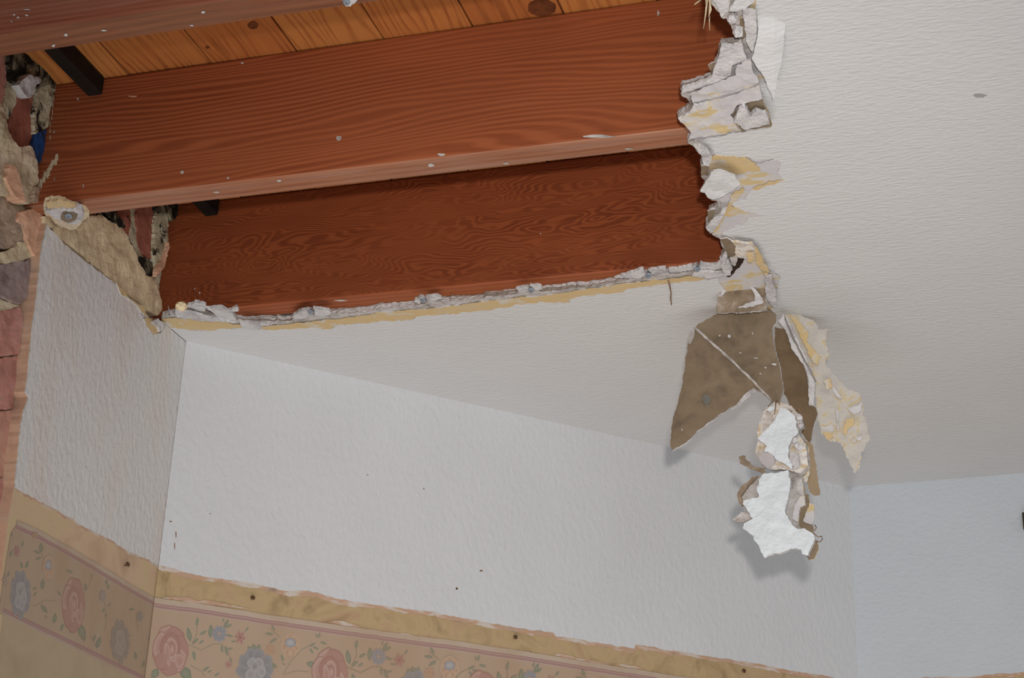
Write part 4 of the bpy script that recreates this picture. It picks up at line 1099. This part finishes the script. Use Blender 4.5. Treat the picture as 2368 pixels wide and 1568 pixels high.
for i, f in enumerate(([(1826, 726), (1848, 746), (1868, 766), (1866, 790), (1880, 806), (1894, 826), (1890, 846), (1880, 836), (1862, 800), (1844, 764)], [(1904, 880), (1920, 876), (1924, 896), (1912, 902)], [(1956, 968), (1974, 964), (1974, 984), (1962, 990), (1956, 1010), (1950, 1000)], [(1904, 1000), (1920, 998), (1926, 1012), (1914, 1018)])):
    piece('yellow_paper_patch', f, hang(2.4575, .22, -.06, x0=-.32), .002, [M['yellow_paper']], 541 + i, peel, .0012, 8, 2)
for i, f in enumerate(([(1960, 945), (1982, 938), (1994, 930), (1992, 950), (1972, 958)], [(1932, 944), (1936, 944), (1940, 990), (1936, 992)], [(1980, 1010), (1994, 1008), (1992, 1018), (1984, 1020)], [(1924, 890), (1936, 906), (1948, 924), (1940, 922), (1926, 904)])):
    piece('white_patch', f, hang(2.4570, .22, -.06, x0=-.32), .002, [M['gypsum']], 546 + i, peel, .001, 6, 1.2)

# upper white chunk
HC1 = hang(2.350, 0, .10)
c1 = piece('plaster_chunk', [(1773, 941), (1786, 936), (1790, 930), (1810, 932), (1830, 938), (1852, 964), (1857, 984), (1847, 995), (1850, 1010), (1864, 1027), (1869, 1076), (1853, 1094), (1822, 1086), (1786, 1086), (1758, 1074), (1755, 1059), (1746, 1047), (1752, 1022), (1750, 999), (1761, 966)], hang(2.362, 0, .10), .012, [M['bits'], M['gypsum_dirty']], 560, None, .003, 8)
tag(c1, 'smaller upper white plaster chunk dangling below the brown flap', 'plaster chunk', 'dangling plaster chunks')
piece('white_face', [(1807, 943), (1816, 944), (1833, 957), (1842, 975), (1843, 990), (1845, 1003), (1836, 1010), (1830, 1018), (1824, 1038), (1822, 1054), (1828, 1066), (1835, 1088), (1816, 1073), (1798, 1065), (1790, 1055), (1783, 1048), (1767, 1042), (1773, 1032), (1752, 1015), (1766, 998), (1786, 980), (1795, 964)], HC1, .006, [M['white_chunk'], M['gypsum']], 561, c1, .0016, 6)
piece('gypsum_lump', [(1832, 1046), (1842, 1044), (1848, 1074), (1840, 1084), (1830, 1076), (1826, 1058)], hang(2.351, 0, .1), .006, [M['gypsum']], 562, c1, .002, 6)
piece('grey_disc', [(1760, 1050), (1768, 1044), (1786, 1048), (1792, 1060), (1788, 1074), (1776, 1083), (1762, 1074), (1756, 1062)], hang(2.353, 0, .1), .004, [patchy('lilac_grey_gypsum', [(0.3, srgb(178, 170, 170)), (0.7, srgb(190, 182, 182))], 40, 4)], 563, c1, .0008, 6)
piece('white_bit', [(1772, 948), (1778, 942), (1790, 940), (1790, 948), (1778, 952)], hang(2.355, 0, .1), .004, [M['white_chunk']], 564, c1, .001, 5)
for i, (u, v) in enumerate(((1848, 966), (1851, 984), (1843, 1030), (1848, 1034), (1838, 1018))):
    lump('crumb', hang(2.351, 0, .1)(u, v), (.0045, .004, .005), M['gypsum'], i + 3, parent=c1, sub=2)
for i, (a, b) in enumerate((((1794, 930), (1791, 958)), ((1796, 926), (1804, 936)), ((1786, 928), (1776, 940)), ((1842, 950), (1852, 946)))):
    tube('paper_fibre', [hang(2.351, 0, .1)(*a), hang(2.345, 0, .1)((a[0] + b[0]) / 2 + 1, (a[1] + b[1]) / 2), hang(2.347, 0, .1)(*b)], .0009, M['thread'], c1, 5)
# twisted scrap sticking out on the left of the chunks
tw = piece('twisted_paper_scrap', [(1709, 1058), (1714, 1055), (1723, 1054), (1722, 1060), (1730, 1066), (1737, 1075), (1752, 1080), (1768, 1083), (1770, 1090), (1762, 1095), (1748, 1088), (1728, 1080), (1718, 1074), (1711, 1072)], hang(2.350, 0, .1), .003, [M['brown_paper_worn'], M['brown_paper']], 570, None, .002, 5)
tag(tw, 'small twisted brown paper scrap poking left between the two white chunks', 'paper scrap')

# lower white chunk
HC2 = hang(2.352, 0, .06)
c2 = piece('plaster_chunk', [(1752, 1102), (1768, 1094), (1796, 1092), (1822, 1086), (1840, 1092), (1853, 1102), (1857, 1126), (1862, 1166), (1850, 1174), (1846, 1207), (1850, 1222), (1842, 1240), (1800, 1260), (1766, 1250), (1744, 1230), (1736, 1200), (1717, 1172), (1708, 1162), (1705, 1146), (1712, 1130), (1729, 1114), (1738, 1103)], hang(2.370, 0, .06), .012, [M['gypsum_dirty'], M['bits']], 580, None, .003, 8)
tag(c2, 'larger lower white plaster chunk, the lowest piece dangling before the back wall', 'plaster chunk', 'dangling plaster chunks')
piece('white_face', [(1755, 1108), (1767, 1095), (1796, 1094), (1821, 1086), (1824, 1097), (1828, 1111), (1828, 1124), (1824, 1146), (1819, 1166), (1815, 1181), (1824, 1201), (1833, 1215), (1848, 1224), (1861, 1222), (1881, 1235), (1885, 1245), (1877, 1264), (1868, 1285), (1854, 1281), (1853, 1271), (1842, 1268), (1825, 1271), (1802, 1281), (1790, 1279), (1772, 1288), (1767, 1289), (1760, 1277), (1752, 1258), (1743, 1245), (1740, 1238), (1727, 1228), (1717, 1221), (1721, 1210), (1741, 1199), (1734, 1190), (1717, 1166), (1718, 1158), (1734, 1155), (1747, 1152), (1755, 1149), (1750, 1132), (1755, 1121)], HC2, .008, [M['white_chunk'], M['gypsum']], 581, c2, .0018, 6)
piece('pale_side', [(1826, 1100), (1852, 1104), (1856, 1124), (1845, 1152), (1833, 1184), (1824, 1200), (1816, 1182), (1824, 1146), (1829, 1124)], hang(2.359, .3, .06), .008, [patchy('pale_blue_gypsum', [(0.3, srgb(190, 194, 204)), (0.6, srgb(208, 212, 220)), (0.8, srgb(196, 190, 186))], 30, 5, bump=.6, bscale=120)], 582, c2, .0016, 6)
piece('cream_paper', [(1842, 1162), (1850, 1148), (1860, 1146), (1862, 1166), (1850, 1173), (1846, 1190), (1844, 1207), (1832, 1200), (1836, 1180)], hang(2.362, 0, .06), .003, [M['torn']], 583, c2, .001, 6)
piece('brown_rim', [(1752, 1100), (1738, 1103), (1729, 1114), (1712, 1129), (1705, 1146), (1708, 1161), (1716, 1170), (1718, 1156), (1714, 1146), (1724, 1130), (1736, 1118)], hang(2.356, 0, .06), .006, [M['brown_paper_worn']], 584, c2, .003, 5)
piece('grey_flake', [(1715, 1184), (1694, 1201), (1711, 1209), (1724, 1206), (1740, 1198), (1732, 1190)], hang(2.363, 0, .06), .003, [M['gypsum_dirty'], M['brown_paper']], 585, c2, .002, 5)
piece('brown_backing', [(1861, 1141), (1870, 1144), (1873, 1163), (1865, 1179), (1861, 1196), (1862, 1206), (1879, 1213), (1881, 1234), (1893, 1262), (1892, 1273), (1882, 1293), (1871, 1297), (1862, 1280), (1850, 1240), (1842, 1220), (1846, 1180)], hang(2.376, 0, .06), .003, [M['brown_paper'], M['torn']], 586, c2, .0014, 6)
piece('torn_paper_tab', [(1872, 1162), (1882, 1166), (1884, 1190), (1878, 1212), (1866, 1210), (1858, 1206), (1862, 1192), (1866, 1180)], hang(2.368, 0, .06), .002, [M['torn']], 587, c2, .0014, 5)
for i, pts in enumerate((((1880, 1232), (1892, 1242), (1900, 1240), (1902, 1246), (1896, 1254), (1886, 1250)), ((1884, 1214), (1888, 1220), (1883, 1228)))):
    tube('paper_fibre', [hang(2.37, 0, .06)(*p) for p in pts], .0008, M['thread'], c2, 5)

# long narrow strip hanging at the right of the chunks
ts = piece('paper_strip', [(1856, 1014), (1861, 1019), (1870, 1022), (1878, 1027), (1884, 1061), (1890, 1099), (1897, 1144), (1890, 1146), (1880, 1144), (1871, 1132), (1864, 1111), (1860, 1094), (1862, 1060)], hang(2.412, 0, .02), .003, [patchy('tan_paper_strip', [(0.3, srgb(140, 120, 96)), (0.5, srgb(158, 138, 112)), (0.7, srgb(168, 148, 124))], 40, 5, stretch=(1, 1, .4)), M['torn']], 590, None, .0012, 7)
tag(ts, 'long narrow tan paper strip hanging to the right of the white chunks', 'paper strip')
for i, (u, v) in enumerate(((1866, 1040), (1867, 1060), (1868, 1078), (1866, 1092), (1862, 1104))):
    lump('crumb', hang(2.405, 0, .02)(u, v), (.004, .003, .007), M['bits'], i + 13, parent=ts, sub=2)

# dark fitting at the right edge of the photo
br = box('wall_bracket', onR(2364, 1196) - Vector((0, .020, .028)), onR(2364, 1196) + Vector((.03, -.0022, .004)), [M['bracket']], bevel=.002)
tag(br, 'dark olive bracket cut by the right edge of the photo on the right wall', 'bracket')
